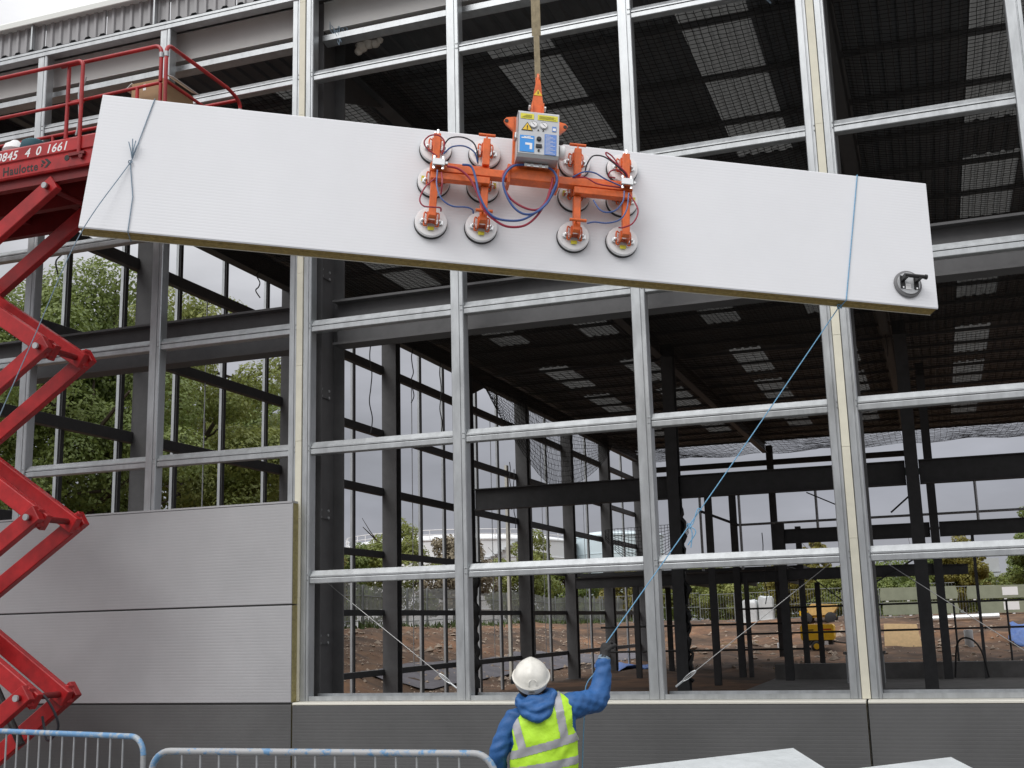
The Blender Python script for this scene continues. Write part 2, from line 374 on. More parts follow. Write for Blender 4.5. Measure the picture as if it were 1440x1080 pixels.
for X in PX:
    if X in MAIN:
        p = post_mesh(X - .155, X - .04, 1.30, TOPZ - .1505).build('post', 'galv', bld)
        post_mesh(X + .045, X + .155, 1.30, TOPZ - .1505).build('post', 'galv', bld)
        m = MB(); z = 1.30
        while z < TOPZ - .2:                                                        # foam strip in lengths
            z2 = min(z + random.choice((1.2, 1.6, .95)), TOPZ - .1505); m.box((X - .038, -.10 - random.uniform(0, .004), z), (X + .043, .03, z2 - .003)); z = z2
        tag(m.build('foam_strip', 'cream', p), 'cream foam closure strip between the paired posts')
    else: post_mesh(X - .083, X + .083, 1.30, TOPZ - .1505).build('post', 'galv', bld)
def edge(X, s): return X + s * (.155 if X in MAIN else .083)
RPROF = [(.05, 0), (-.012, 0), (-.060, -.062), (-.067, -.064), (-.067, -.080), (-.046, -.082), (-.046, -.089), (-.062, -.091), (-.066, -.097), (-.066, -.148), (-.058, -.155), (.05, -.155)]
for i in range(len(PX) - 1):
    x0, x1 = edge(PX[i], 1) + .002, edge(PX[i + 1], -1) - .002
    for z in RZ[1:]:
        m = MB(); m.prism(RPROF, (x0, 0, z), (0, 1, 0), (0, 0, 1), (x1 - x0, 0, 0))
        m.build('rail', 'galv', bld)
    # sill channel, open upwards
    m = MB(); m.prism([(-.07, 1.30), (.16, 1.30), (.16, 1.372), (.15, 1.372), (.15, 1.312), (-.06, 1.312), (-.06, 1.352), (-.07, 1.352)], (x0, 0, 0), (0, 1, 0), (0, 0, 1), (x1 - x0, 0, 0))
    m.build('sill_channel', 'galv', bld)
    # head rail below the fascia
    m = MB(); m.prism([(.05, TOPZ), (-.02, TOPZ), (-.085, TOPZ - .035), (-.085, TOPZ - .07), (-.05, TOPZ - .075), (-.05, TOPZ - .09), (-.10, TOPZ - .095), (-.10, TOPZ - .15), (.05, TOPZ - .15)], (PX[i] + .001, 0, 0), (0, 1, 0), (0, 0, 1), (PX[i + 1] - PX[i] - .002, 0, 0))
    m.build('head_rail', 'galv', bld)
# fascia: ribbed sheets under the eaves flashing
rib = []
W_ = 1.09
for k in range(7):
    x = k * W_ / 7; rib += [(x, 0), (x + .085, 0), (x + .10, -.030), (x + .14, -.030), (x + .155, 0)]
ribp = [(a, bb) for a, bb in rib if a < W_ - .005] + [(W_ - .012, 0)]
def ribsheet(x, z0, z1, y):
    m = MB(); n = len(ribp); v = [(x + a, y + bb, z) for z in (z0, z1) for a, bb in ribp]
    m.add(v + [(q[0], q[1] + .004, q[2]) for q in v], [(i, i + 1, i + 1 + n, i + n) for i in range(n - 1)] + [(2 * n + i, 2 * n + i + 1, 3 * n + i + 1, 3 * n + i) for i in range(n - 1)] + [(i, i + 1, 2 * n + i + 1, 2 * n + i) for i in range(n - 1)]); return m
x = -13.9
while x < 6.2:
    ribsheet(x, TOPZ - .05, 11.05, .16).build('fascia_sheet', 'ribsheet', bld); x += W_
for x in (-11.9, -9.75, -7.6, -5.4, -3.2, -1.1, 1.0):
    m = MB(); m.box((x - .012, .06, TOPZ), (x + .012, .12, 11.02)); m.build('fascia_strut', 'galv', bld)
m = MB(); m.prism([(.3, 11.02), (.07, 11.02), (.03, 11.00), (.02, 11.01), (.02, 11.09), (.06, 11.13), (.3, 11.16)], (-14.2, 0, 0), (0, 1, 0), (0, 0, 1), (22.0, 0, 0)); m.build('eaves_flashing', 'flash_white', bld)
# eaves beam behind the head rail, with a galvanised rail under it
for i in range(3):
    xa, xb = (-13.7, -7.267, -.79)[i], (-7.267, -.79, 5.6)[i]
    m = MB(); m.prism(ibeam(.12, .42, .015, .09), (xa + .16, .24, 10.20), (0, 1, 0), (0, 0, 1), (xb - xa - .32, 0, 0)); m.build('eaves_beam', 'eaves_paint', bld)
    m = MB(); m.prism([(0, 0), (-.12, -.02), (-.12, -.10), (0, -.13), (.02, -.13), (.02, 0)], (xa + .16, .28, 9.93), (0, 1, 0), (0, 0, 1), (xb - xa - .32, 0, 0)); m.build('eaves_rail', 'galv', bld)
# main columns: facade line, middle line, back line, side wall
def column(x, y, w, d, z1, name='column', m_='primer', z0=-.02, rot=False, mat_up=None):
    m = MB()
    if rot: m.prism(ibeam(w, d), (x, y, z0), (0, 1, 0), (1, 0, 0), (0, 0, z1 - z0))
    else: m.prism(ibeam(w, d), (x, y, z0), (1, 0, 0), (0, 1, 0), (0, 0, z1 - z0))
    m.box((x - w * .75, y - d * .62, z0 - .02), (x + w * .75, y + d * .62, z0 + .03))
    return m.build(name, m_, bld)
BOLT = MB().lathe([(.020, 0), (.020, .014), (.010, .018)], (0, 0, 0), (1, 0, 0), 6).mesh('bolt', 'galv_dull')
for X in (-13.70, -7.267, -.79, 5.60):
    c = column(X, .52, .30, .62, 10.4)
    m = MB()
    for z in RZ:                                                                    # cleats carrying the rails, each with its bolts
        m.box((X - .012, .06, z - .17), (X + .012, .21, z - .01))
    m.build('cleat', 'primer', c)
    for z in (2.0, 3.55, 5.1, 6.7, 8.3):
        m = MB(); m.box((X + .02, .36, z - .06), (X + .030, .68, z + .06)); m.build('stiffener', 'primer', c)
        for dy in (.30, .74):
            for dz in (-.045, .045): wpiece('bolt', BOLT, c, (X + .151, dy, z + dz)) if False else wpiece('bolt', BOLT, c, (X + .0305, .42 if dy < .5 else .62, z + dz))
XW = -13.70; SY = [5.35, 10.65, 15.95, 21.4, 26.8, 32.3, 38.0, 44.3]
for y in SY: column(XW + .10, y, .42, .30, 10.2, rot=False)
for x, y, w, d in ((-7.06, 21.4, .34, .40), (-.42, 21.4, .34, .40), (6.2, 21.4, .34, .40), (-7.1, 44.3, .30, .3), (-.6, 44.3, .3, .3), (6.2, 44.3, .3, .3)):
    column(x, y, w, d, 10.2, m_='primer_dark')
# floor-level beams: facade line and middle line
for i in range(3):
    xa, xb = (-13.7, -7.267, -.79)[i], (-7.267, -.79, 5.6)[i]
    m = MB(); m.prism(ibeam(.30, .60, .03), (xa + .16, .62, 6.02), (0, 1, 0), (0, 0, 1), (xb - xa - .32, 0, 0)); fb = m.build('floor_beam', 'primer', bld)
    m = MB(); m.box((xb - .175, .42, 5.66), (xb - .160, .84, 6.40)); m.build('end_plate', 'primer', fb)
    xa, xb = (-13.5, -7.06, -.42)[i], (-7.06, -.42, 6.2)[i]
    m = MB(); m.prism(ibeam(.32, .66, .03), (xa + .18, 21.4, 5.93), (0, 1, 0), (0, 0, 1), (xb - xa - .36, 0, 0)); m.build('floor_beam', 'primer_dark', bld)
# side wall: sheeting rails, posts, sag rods
for z, h_ in ((9.12, .22), (7.35, .20), (5.78, .20), (4.10, .17), (2.58, .15), (1.06, .15)):
    for i in range(len(SY)):
        ya = (.8 if i == 0 else SY[i - 1] + .06); yb = SY[i] - .06
        m = MB(); m.box((XW - .20, ya, z - h_), (XW - .06, yb, z), .004); m.build('side_rail', 'primer_dark', bld)
yy = [3.5, 5.05, 6.75, 8.4, 10.1, 12.1, 14.4, 17.0, 18.65, 20.4, 23.2, 25.2, 28.6, 30.6, 34.2, 36.2, 40.2, 42.4]
for y in yy:
    m = MB(); m.box((XW - .28, y - .045, 0), (XW - .21, y + .045, 10.1)); p = m.build('side_post', 'primer_dark', bld)
    m = MB(); m.box((XW - .30, y - .075, .02), (XW - .24, y - .0455, 10.08)); m.build('post_flange', 'galv', p)
for y in (7.55, 13.2, 17.8, 24.2, 29.6, 35.2):
    m = MB(); m.tube([(XW - .13, y, 1.0), (XW - .13, y, 9.1)], .012, 6); m.build('sag_rod', 'galv_dull', bld)
for y in (26.35,):
    m = MB(); m.box((XW - .30, y - .36, .3), (XW - .215, y - .16, 7.6)); m.build('closure_strip', 'flash_cream', bld)
# rafters, purlins, deck, roof lights
for X in (-13.55, -7.267, -.79, 5.60):
    for ya, yb in ((.85, 21.2), (21.6, 44.1)):
        m = MB(); m.prism(ibeam(.24, .46), (X, ya, 10.06), (1, 0, 0), (0, 0, 1), (0, yb - ya, 0)); m.build('rafter', 'primer_dark', bld)
        m = MB(); m.prism([(0, 0), (1.5, 0), (0, -.55)], (X - .008, ya if ya < 5 else ya, 9.828), (0, 1, 0), (0, 0, 1), (.016, 0, 0)); m.build('haunch', 'primer_dark', bld)
for k in range(25):
    y = 1.0 + k * 1.80
    m = MB(); m.prism([(0, 0), (.04, 0), (.04, .010), (.010, .010), (.010, .09), (-.03, .09), (-.03, .08), (0, .08)], (-13.9, y, 10.415), (0, 1, 0), (0, 0, 1), (21.5, 0, 0)); m.build('purlin', 'primer', bld)
SEG = [(2.5, 8.2), (9.9, 13.7), (16.6, 20.6), (24.2, 28.0), (29.6, 33.6), (37.0, 41.0)]; STR = [-11.55, -8.75, -5.15, -2.3, 1.65, 4.5]
def deck_strip(x0, x1, y0, y1, z=10.52):
    m = MB(); n = max(1, int(round((x1 - x0) / .25))); w = (x1 - x0) / n; prof = []
    for k in range(n): a = x0 + k * w; prof += [(a, 0), (a + w * .55, 0), (a + w * .65, .035), (a + w * .9, .035)]
    prof.append((x1, 0)); c = len(prof); v = [(a, y, z + bb) for y in (y0, y1) for a, bb in prof]
    m.add(v + [(q[0], q[1], q[2] + .03) for q in v], [(i, i + 1, i + 1 + c, i + c) for i in range(c - 1)] + [(2 * c + i, 2 * c + i + 1, 3 * c + i + 1, 3 * c + i) for i in range(c - 1)]); return m
cuts = [-14.0] + [e for s_ in STR for e in (s_ - .5, s_ + .5)] + [8.0]
for i in range(0, len(cuts), 2):
    deck_strip(cuts[i], cuts[i + 1], .02, 44.9).build('roof_sheet', 'roof_sheet', bld)
for s_ in STR:
    ys = [.02] + [t for sg in SEG for t in sg] + [44.9]
    for i in range(0, len(ys), 2): deck_strip(s_ - .5, s_ + .5, ys[i], ys[i + 1]).build('roof_sheet', 'roof_sheet', bld)
    for y0, y1 in SEG: deck_strip(s_ - .498, s_ + .498, y0 + .003, y1 - .003, 10.525).build('roof_light', 'skylight', bld)
for z in (9.55, 8.75):
    m = MB(); m.box((-13.2, 44.45, z - .26), (-.8, 44.62, z)); m.build('end_wall_rail', 'primer_dark', bld)
# finished cladding, lower left, and the dark plinth panels
def clad_panel(x0, x1, z0, z1, m_, core, name):
    n = int(round((z1 - z0) / .0375)); dz = (z1 - z0 - .012) / n; pr = [(-.23, z0)]
    for k in range(n):
        a = z0 + .006 + k * dz; pr += [(-.240, a + .10 * dz), (-.240, a + .70 * dz), (-.23955, a + .78 * dz), (-.23955, a + .96 * dz)]
    pr += [(-.23, z1), (-.225, z1), (-.225, z0)]
    m = MB(); m.prism(pr, (x0, 0, 0), (0, 1, 0), (0, 0, 1), (x1 - x0, 0, 0)); p = m.build(name, m_, bld)
    m = MB(); m.box((x0 + .002, -.2247, z0 + .003), (x1 - .002, -.0925, z1 - .003)); m.build('insulation_core', core, p)
    m = MB(); m.box((x0, -.0922, z0), (x1, -.0885, z1)); m.build('inner_sheet', 'flash_cream', p); return p
for z0, z1 in ((1.288, 2.412), (2.424, 3.626)):
    clad_panel(-13.75, -7.252, z0, z1, 'silver_clad', 'rockwool_pale', 'cladding_panel')
for x0, x1 in ((-13.75, -7.246), (-7.226, -.79), (-.768, 5.68)):
    clad_panel(x0, x1, .085, 1.272 if x0 < -8 else 1.262, 'dark_clad', 'rockwool_pale', 'plinth_panel')
    if x0 > -8:
        m = MB(); m.prism([(-.243, 1.264), (-.243, 1.280), (-.235, 1.290), (-.07, 1.296), (-.07, 1.264)], (x0, 0, 0), (0, 1, 0), (0, 0, 1), (x1 - x0, 0, 0)); m.build('plinth_flashing', 'flash_cream', bld)
m = MB(); m.prism([(-.245, 3.628), (-.245, 3.650), (-.08, 3.655), (-.08, 3.628)], (-13.75, 0, 0), (0, 1, 0), (0, 0, 1), (6.49, 0, 0)); m.build('panel_cap', 'silver_clad', bld)
for z0, z1 in ((2.405, 2.431), (1.266, 1.294)):
    m = MB(); m.box((-13.75, -.2235 - .009, z0), (-7.253, -.2335, z1)); m.build('joint_gasket', 'black', bld)
m = MB(); m.box((-13.75, -.22, -.02), (5.68, .3, .083)); m.build('plinth_footing', 'concrete', bld)
# wire bracing with turnbuckles
def brace(p, q, tb=.1):
    p, q = np.asarray(p, float), np.asarray(q, float); m = MB(); m.tube([p, q], .0045, 6); br = m.build('brace_wire', 'steel_wire', bld)
    m = MB(); d = (q - p) / np.linalg.norm(q - p); a = p + d * .10; s_ = np.cross(d, (0, 1, 0)); s_ /= np.linalg.norm(s_)
    loop = [a + d * (.09 * math.cos(t)) + s_ * (.018 * math.sin(t)) + d * .09 for t in np.linspace(0, 2 * math.pi, 17)[:-1]]
    m.tube(loop, .006, 6, True); m.tube([p, a], .012, 6); m.build('turnbuckle', 'galv', br)
brace((-5.29, .10, 1.42), (-7.05, .14, 2.72)); brace((-2.76, .10, 1.42), (-.98, .16, 2.72)); brace((1.16, .10, 1.42), (-.60, .14, 2.72))

# ================================================================== THE LIFTED PANEL AND ITS LIFTER
PO = V3(-2.88199, -4.04131, 5.49573); PE = V3(.885551, .457118, -.082716); PU = V3(.004965, .168735, .985649); PN = V3(-.464515, .873254, -.147154)
PM = Matrix(((PE[0], PN[0], PU[0], PO[0]), (PE[1], PN[1], PU[1], PO[1]), (PE[2], PN[2], PU[2], PO[2]), (0, 0, 0, 1)))
def PW(a, b, h=0.0): return PO + PE * a + PU * b - PN * h                # panel axes to world
def thing_local(name, M4, label, cat, group=None):
    o = bpy.data.objects.new(name, None); COL.objects.link(o); o.matrix_world = M4; o.empty_display_size = .2
    ROOTM[o.name] = Matrix.Identity(4); return tag(o, label, cat, group)
PL = 6.97; hx = PL / 2
pan = thing_local('wall_panel', PM, 'long white insulated wall panel hanging tilted from the orange vacuum lifter', 'wall panel')
n = 44; dz = 1.188 / n; pr = [(.006, -.6)]
for k in range(n):
    a = -.594 + k * dz; pr += [(.0, a + .1 * dz), (.0, a + .66 * dz), (.00035, a + .74 * dz), (.00035, a + .96 * dz)]
pr += [(.006, .6), (.012, .6), (.012, .598), (.009, .596), (.009, -.596), (.012, -.598), (.012, -.6)]
m = MB(); m.prism(pr, (-hx, 0, 0), (0, 1, 0), (0, 0, 1), (PL, 0, 0)); m.build('front_sheet', 'white_panel', pan)
m = MB(); m.prism([(.010, -.5945), (.055, -.5945), (.057, -.588), (.064, -.588), (.066, -.5945), (.140, -.5945), (.140, .5945), (.010, .5945)], (-hx + .004, 0, 0), (0, 1, 0), (0, 0, 1), (PL - .008, 0, 0)); m.build('insulation_core', 'rockwool', pan)
m = MB(); m.prism([(.141, -.598), (.141, .598), (.147, .598), (.147, -.598)], (-hx, 0, 0), (0, 1, 0), (0, 0, 1), (PL, 0, 0)); m.build('back_sheet', 'flash_cream', pan)

# ---- vacuum lifter, built in the panel's axes (x along, -y out of the face, z up)
lif = thing_local('vacuum_lifter', PM, 'orange vacuum lifter with twelve suction pads gripping the hanging white panel', 'lifter')
def lb(m, a0, a1, b0, b1, h0, h1, bev=.004): return m.box((a0, -h1, b0), (a1, -h0, b1), bev)
AX = [-.795, -.39, .365, .77]
# centre sleeve, sliding tubes and the spreader pairs
m = MB(); lb(m, -.20, .18, .075, .175, .135, .245, .006); lb(m, -.22, -.195, .03, .20, .12, .26); lb(m, .175, .20, .03, .20, .12, .26); m.build('main_beam', 'orange', lif)
for s_, (xa, xb) in ((-1, (-.84, -.2)), (1, (.18, .815))):
    m = MB(); lb(m, xa if s_ < 0 else xa, xb, .085, .155, .15, .225); m.build('sliding_beam', 'orange', lif)
    m = MB()
    xo0, xo1 = (-.83, -.355) if s_ < 0 else (.33, .81)
    lb(m, xo0, xo1, .012, .072, .17, .235); lb(m, xo0, xo1, .158, .205, .12, .165); m.build('spreader', 'orange', lif)
for x in AX:
    m = MB(); lb(m, x - .029, x + .029, -.30, .01, .135, .195); m.build('arm', 'orange', lif)
    m = MB(); lb(m, x - .029, x + .029, .207, .455, .135, .195); m.build('arm', 'orange', lif)
for x, top in ((-.39, 1), (.365, 1), (-.39, 0), (.365, 0)):
    z = .50 if top else -.235; y = -.165 if top else -.235
    m = MB(); m.tube([(x - .068, y, z), (x + .068, y, z)], .013, 10)
    if top: m.tube([(x, y, .45), (x, y, z)], .008, 8)
    else: m.tube([(x - .01, -.19, z), (x - .01, y, z)], .008, 8)
    m.build('locking_handle', 'orange', lif, True)
for x in (-.795, .77):
    m = MB(); m.tube([(x + .006, -.165, .45), (x + .006, -.165, .50)], .012, 8); m.tube([(x - .018, -.165, .45), (x - .018, -.165, .475)], .008, 8); m.build('guide_pin', 'chrome', lif)
# suction pads
PADDISC = MB().lathe([(.02, 0.0), (.128, 0), (.130, -.003), (.130, -.024), (.126, -.030), (.05, -.036), (.0, -.036)], (0, -.024, 0), (0, 1, 0), 40).mesh('disc', 'pad_top', None, True)
PADRUB = MB().lathe([(.0, -.002), (.134, -.002), (.135, -.008), (.133, -.018), (.130, -.024), (.0, -.024)], (0, 0, 0), (0, 1, 0), 40).mesh('rubber_seal', 'rubber', None, True)
mm = MB()
for sx in (-1, 1): mm.tube(bez([(sx * .033, -.075, .055), (sx * .058, -.085, .055), (sx * .058, -.085, -.05), (sx * .033, -.075, -.05)], 5), .006, 6); mm.box((sx * .033 - .006, -.15, -.04), (sx * .033 + .006, -.075, .035))
PADBR = mm.mesh('bracket', 'orange')
mm = MB()
for sx in (-1, 1): mm.lathe([(.024, 0), (.024, .010), (.013, .011), (.013, .032), (.006, .036)], (sx * .068, -.070, -.012), (0, -1, 0), 10); 
mm.box((-.095, -.0745, -.03), (.095, -.0705, .004))
PADBO = mm.mesh('bolt_plate', 'chrome')
PADLB = MB().box((-.025, -.0722, -.085), (.025, -.0700, -.055)).mesh('label', 'yellow_label')
PADLS = MB().box((-.012, -.0722, -.022), (.012, -.0700, .028)).mesh('label', 'yellow_label')
for j, z in enumerate((.40, .09, -.28)):
    for i, x in enumerate(AX):
        p = piece('suction_pad', PADDISC, lif, (x, 0, z)); piece('rubber_seal', PADRUB, p); piece('bracket', PADBR, p); piece('bolt_plate', PADBO, p, (0, 0, 0))
        if j == 2: piece('label', PADLB, p)
        if j == 1: piece('label', PADLS, p, (-.09 if i in (0, 2) else .09, 0, 0))
# valve blocks
for x in (-.775, .755):
    m = MB(); lb(m, x - .05, x + .05, .10, .16, .24, .30, .004)
    for dx in (-.035, .035):
        for b0 in (.075, .162): m.lathe([(.012, 0), (.012, .028)], (x + dx, -.27, b0), (0, 0, 1 if b0 > .1 else 1), 8)
    lb(m, x + .05, x + .075, .12, .145, .255, .285); m.build('valve_block', 'chrome', lif)
# control box on its orange back plate
m = MB(); lb(m, -.185, .185, .12, .66, .205, .235)
for s_ in (-1, 1):
    m.prism([(0, -.08), (s_ * .075, -.01), (s_ * .09, .02), (s_ * .07, .045), (0, .06)], (s_ * .175, -.235, .60), (1, 0, 0), (0, 0, 1), (0, .026, 0))
m.build('back_plate', 'orange', lif)
m = MB()
for s_ in (-1, 1): m.lathe([(.016, -.002), (.016, .03)], (s_ * .243, -.238, .612), (0, 1, 0), 12)
m.build('lug_hole', 'black', lif)
cb = MB(); cb.prism([(-.24, .215), (-.375, .205), (-.39, .225), (-.372, .625), (-.36, .64), (-.24, .64)], (-.165, 0, 0), (0, 1, 0), (0, 0, 1), (.335, 0, 0)); cbx = cb.build('control_box', 'box_grey', lif)
FB = V3(-.165, -.3915, .225); FX = V3(1, 0, 0); FY = V3(0, (.39 - .372) / .40, 1.0); FY /= np.linalg.norm(FY); FN = np.cross(FX, FY); FN = FN if FN[1] < 0 else -FN
def face(m, u0, u1, v0, v1, t=.0015, d=.0008): m.obox(FB + FX * (u0 + u1) / 2 + FY * (v0 + v1) / 2 + FN * (d + t / 2), FX, FY, FN, (u1 - u0, v1 - v0, t))
def fpart(name, mt, rects, d=.0008, par=None):
    m = MB()
    for r in rects: face(m, *r, d=d)
    return m.build(name, mt, par or cbx)
fpart('lid_seam', 'black', [(.0, .335, .003, .0055), (.0, .0025, .005, .395)])
fpart('instruction_label', 'yellow_label', [(.018, .128, .335, .385), (.158, .322, .335, .385)])
fpart('instruction_text', 'black', [(.026 + .012 * k % .04, .11, .345 + .008 * k, .3465 + .008 * k) for k in range(4)] + [(.17, .31 - .02 * (k % 2), .345 + .008 * k, .3465 + .008 * k) for k in range(4)], .0024)
fpart('info_label', 'blue_label', [(.018, .135, .02, .175)])
fpart('info_symbol', 'white', [(.062, .118, .085, .105), (.098, .118, .045, .085), (.03, .125, .145, .155), (.05, .07, .157, .164), (.075, .105, .158, .165)], .0024)
fpart('text_label', 'blue_label_b', [(.218, .315, .01, .205)])
fpart('text_lines', 'white', [(.226, .305 - .02 * (k % 3), .02 + .012 * k, .0225 + .012 * k) for k in range(15)], .0024)
fpart('small_label', 'blue_label_b', [(.278, .312, .235, .285)]); fpart('small_symbol', 'white', [(.283, .307, .243, .266)], .0024)
m = MB(); tri = lambda s_, d: [FB + FX * (.075 + s_ * math.cos(t)) + FY * (.250 + s_ * math.sin(t)) + FN * d for t in (math.pi / 2, math.pi * 7 / 6, math.pi * 11 / 6)]
def triplate(mt, nm, s_, d):
    m = MB(); a = tri(s_, d); b2 = tri(s_, d + .0015); m.add(a + b2, [(0, 1, 2), (3, 4, 5), (0, 1, 4, 3), (1, 2, 5, 4), (2, 0, 3, 5)]); m.build(nm, mt, cbx)
triplate('black', 'warning_border', .055, .0008); triplate('yellow_sign', 'warning_sign', .044, .0024)
fpart('warning_mark', 'black', [(.071, .079, .245, .27), (.071, .079, .232, .239)], .0042)
for u0 in (.125, .208):
    m = MB(); c = FB + FX * u0 + FY * .282; m.lathe([(.032, 0), (.032, .010), (.028, .014), (.028, .010), (.0, .010)], c, FN, 20); gg = m.build('gauge', 'alu', cbx, True)
    m = MB(); m.lathe([(.0265, .0105), (.0265, .0118), (0, .0118)], c, FN, 20); m.build('dial', 'white', gg)
    m = MB(); m.bar(c + FN * .013 - FX * .012 + FY * .014, c + FN * .013 + FX * .012 - FY * .012, .003, .0015, FN); m.build('needle', 'black', gg)
m = MB()
m.lathe([(.020, 0), (.020, .012), (.015, .018), (0, .018)], FB + FX * .172 + FY * .150, FN, 16); face(m, .148, .196, .070, .098, .010)
m.lathe([(.009, 0), (.009, .008), (0, .008)], FB + FX * .172 + FY * .042, FN, 12); m.lathe([(.006, 0), (.006, .006), (0, .006)], FB + FX * .165 + FY * .235, FN, 10); m.lathe([(.006, 0), (.006, .006), (0, .006)], FB + FX * .205 + FY * .235, FN, 10)
m.build('switch', 'black', cbx)
m = MB(); lb(m, -.182, -.166, .40, .455, .27, .335); m.build('latch', 'chrome', cbx)
m = MB(); m.lathe([(.0, 0), (.055, 0), (.06, .01), (.06, .04), (.05, .05), (0, .05)], (.185, -.29, .33), (1, 0, 0), 24); m.build('warning_horn', 'white', cbx, True)
m = MB(); m.lathe([(.0, 0), (.022, 0), (.026, .03), (.018, .05), (0, .05)], (.172, -.29, .43), (1, 0, 0), 14); m.build('cable_socket', 'black', cbx, True)
m = MB(); m.tube([(-.09, -.285, .19), (.10, -.285, .19)], .014, 10)
for x in (-.08, -.03, .04, .09): m.lathe([(.020, -.012), (.020, .012)], (x, -.285, .19), (1, 0, 0), 6)
m.build('manifold', 'chrome', cbx)
# lifting eye
m = MB(); m.prism([(-.045, .60), (.045, .60), (.045, .78), (.033, .86), (.026, .93), (.016, 1.0), (-.016, 1.0), (-.026, .93), (-.033, .86), (-.045, .78)], (0, -.245, 0), (1, 0, 0), (0, 0, 1), (0, -.05, 0)); lb(m, -.052, -.040, .60, .76, .225, .33); lb(m, .040, .052, .60, .76, .225, .33); ey = m.build('lifting_eye', 'orange', lif)
m = MB(); a = [(0, -.2965, .905), (-.036, -.2965, .845), (.036, -.2965, .845)]; m.add(a + [(p[0], -.2985, p[2]) for p in a], [(0, 1, 2), (3, 4, 5), (0, 1, 4, 3), (1, 2, 5, 4), (2, 0, 3, 5)]); m.build('warning_sign', 'yellow_sign', ey)
m = MB(); lb(m, -.004, .004, .858, .885, .2986, .300, 0); m.build('warning_mark', 'black', ey)
for z in (.655, .735):
    m = MB(); m.tube([(-.072, -.275, z), (.072, -.275, z)], .010, 8)
    for s_ in (-1, 1): m.lathe([(.021, 0), (.021, .016)], (s_ * .056, -.275, z), (s_, 0, 0), 6)
    m.build('eye_bolt', 'alu', lif)
m = MB(); lb(m, -.018, .018, .82, 1.05, .245, .258); m.tube([(0, -.25 + .03 * math.cos(t), 1.03 + .045 * math.sin(t)) for t in np.linspace(0, 2 * math.pi, 15)[:-1]], .011, 8, True); m.build('shackle', 'orange', lif)
HOSES = {'hose_red': [[(-0.109, 0.189), (-0.187, 0.172), (-0.256, 0.074), (-0.243, -0.054), (-0.175, -0.158), (-0.059, -0.217), (0.04, -0.206), (0.109, -0.094), (0.135, 0.022), (0.147, 0.105)], [(-0.707, 0.11), (-0.613, 0.089), (-0.524, 0.01), (-0.461, -0.111), (-0.398, -0.263), (-0.31, -0.348), (-0.209, -0.392), (-0.083, -0.37), (0.014, -0.28), (0.095, -0.127), (0.128, 0.005)], [(-0.789, 0.189), (-0.878, 0.244), (-0.902, 0.298), (-0.856, 0.353), (-0.785, 0.362), (-0.739, 0.31), (-0.755, 0.21)], [(-0.792, -0.005), (-0.87, -0.11), (-0.905, -0.226), (-0.873, -0.285), (-0.803, -0.285), (-0.741, -0.278), (-0.733, -0.301)], [(-0.748, 0.048), (-0.739, -0.063), (-0.741, -0.151)], [(0.306, 0.124), (0.409, 0.12), (0.511, 0.074), (0.702, 0.08)], [(0.76, 0.161), (0.746, 0.209), (0.657, 0.281), (0.582, 0.339), (0.575, 0.371), (0.627, 0.344), (0.701, 0.253), (0.768, 0.178)], [(0.657, 0.165), (0.599, 0.158), (0.613, 0.201), (0.672, 0.225), (0.731, 0.191)], [(0.775, 0.032), (0.834, -0.092), (0.834, -0.173), (0.79, -0.258), (0.718, -0.293), (0.689, -0.285)]], 'hose_blue': [[(-0.058, 0.196), (-0.173, 0.165), (-0.241, 0.076), (-0.254, -0.039), (-0.188, -0.192), (-0.1, -0.269), (-0.001, -0.258), (0.096, -0.159), (0.15, -0.024), (0.177, 0.076), (0.146, 0.154), (0.087, 0.196)], [(-0.587, 0.132), (-0.515, 0.116), (-0.474, -0.0), (-0.447, -0.125), (-0.384, -0.261), (-0.31, -0.332), (-0.197, -0.346), (-0.085, -0.32), (0.026, -0.231), (0.11, -0.126), (0.171, 0.01), (0.176, 0.109)], [(-0.741, 0.212), (-0.68, 0.268), (-0.58, 0.28), (-0.499, 0.241), (-0.467, 0.171)], [(-0.782, 0.06), (-0.78, -0.084), (-0.738, -0.207), (-0.651, -0.268), (-0.539, -0.263), (-0.489, -0.273), (-0.478, -0.296)], [(0.306, 0.124), (0.393, 0.167), (0.481, 0.161), (0.569, 0.122), (0.702, 0.088)], [(0.731, 0.043), (0.717, -0.057), (0.659, -0.152), (0.587, -0.184), (0.528, -0.159), (0.477, -0.068)], [(0.768, 0.031), (0.746, -0.134), (0.688, -0.237), (0.587, -0.28), (0.486, -0.275), (0.429, -0.282)]], 'hose_black': [[(-0.745, 0.293), (-0.699, 0.356), (-0.599, 0.369), (-0.511, 0.33), (-0.471, 0.244), (-0.463, 0.163)], [(0.408, 0.185), (0.421, 0.253), (0.464, 0.325), (0.538, 0.333), (0.612, 0.301), (0.716, 0.222), (0.76, 0.161)]]}
for mt, hh in HOSES.items():
    for k, pts in enumerate(hh):
        L_ = len(pts); P3 = [(a, -(.27 + .035 * math.sin(math.pi * i / max(1, L_ - 1)) + (.012 if mt == 'hose_blue' else 0)), b_) for i, (a, b_) in enumerate(pts)]
        big = len(pts) > 8
        m = MB(); m.tube(bez(P3, 7), .0095 if big else .0062, 7); m.build('hose', mt, lif, True)
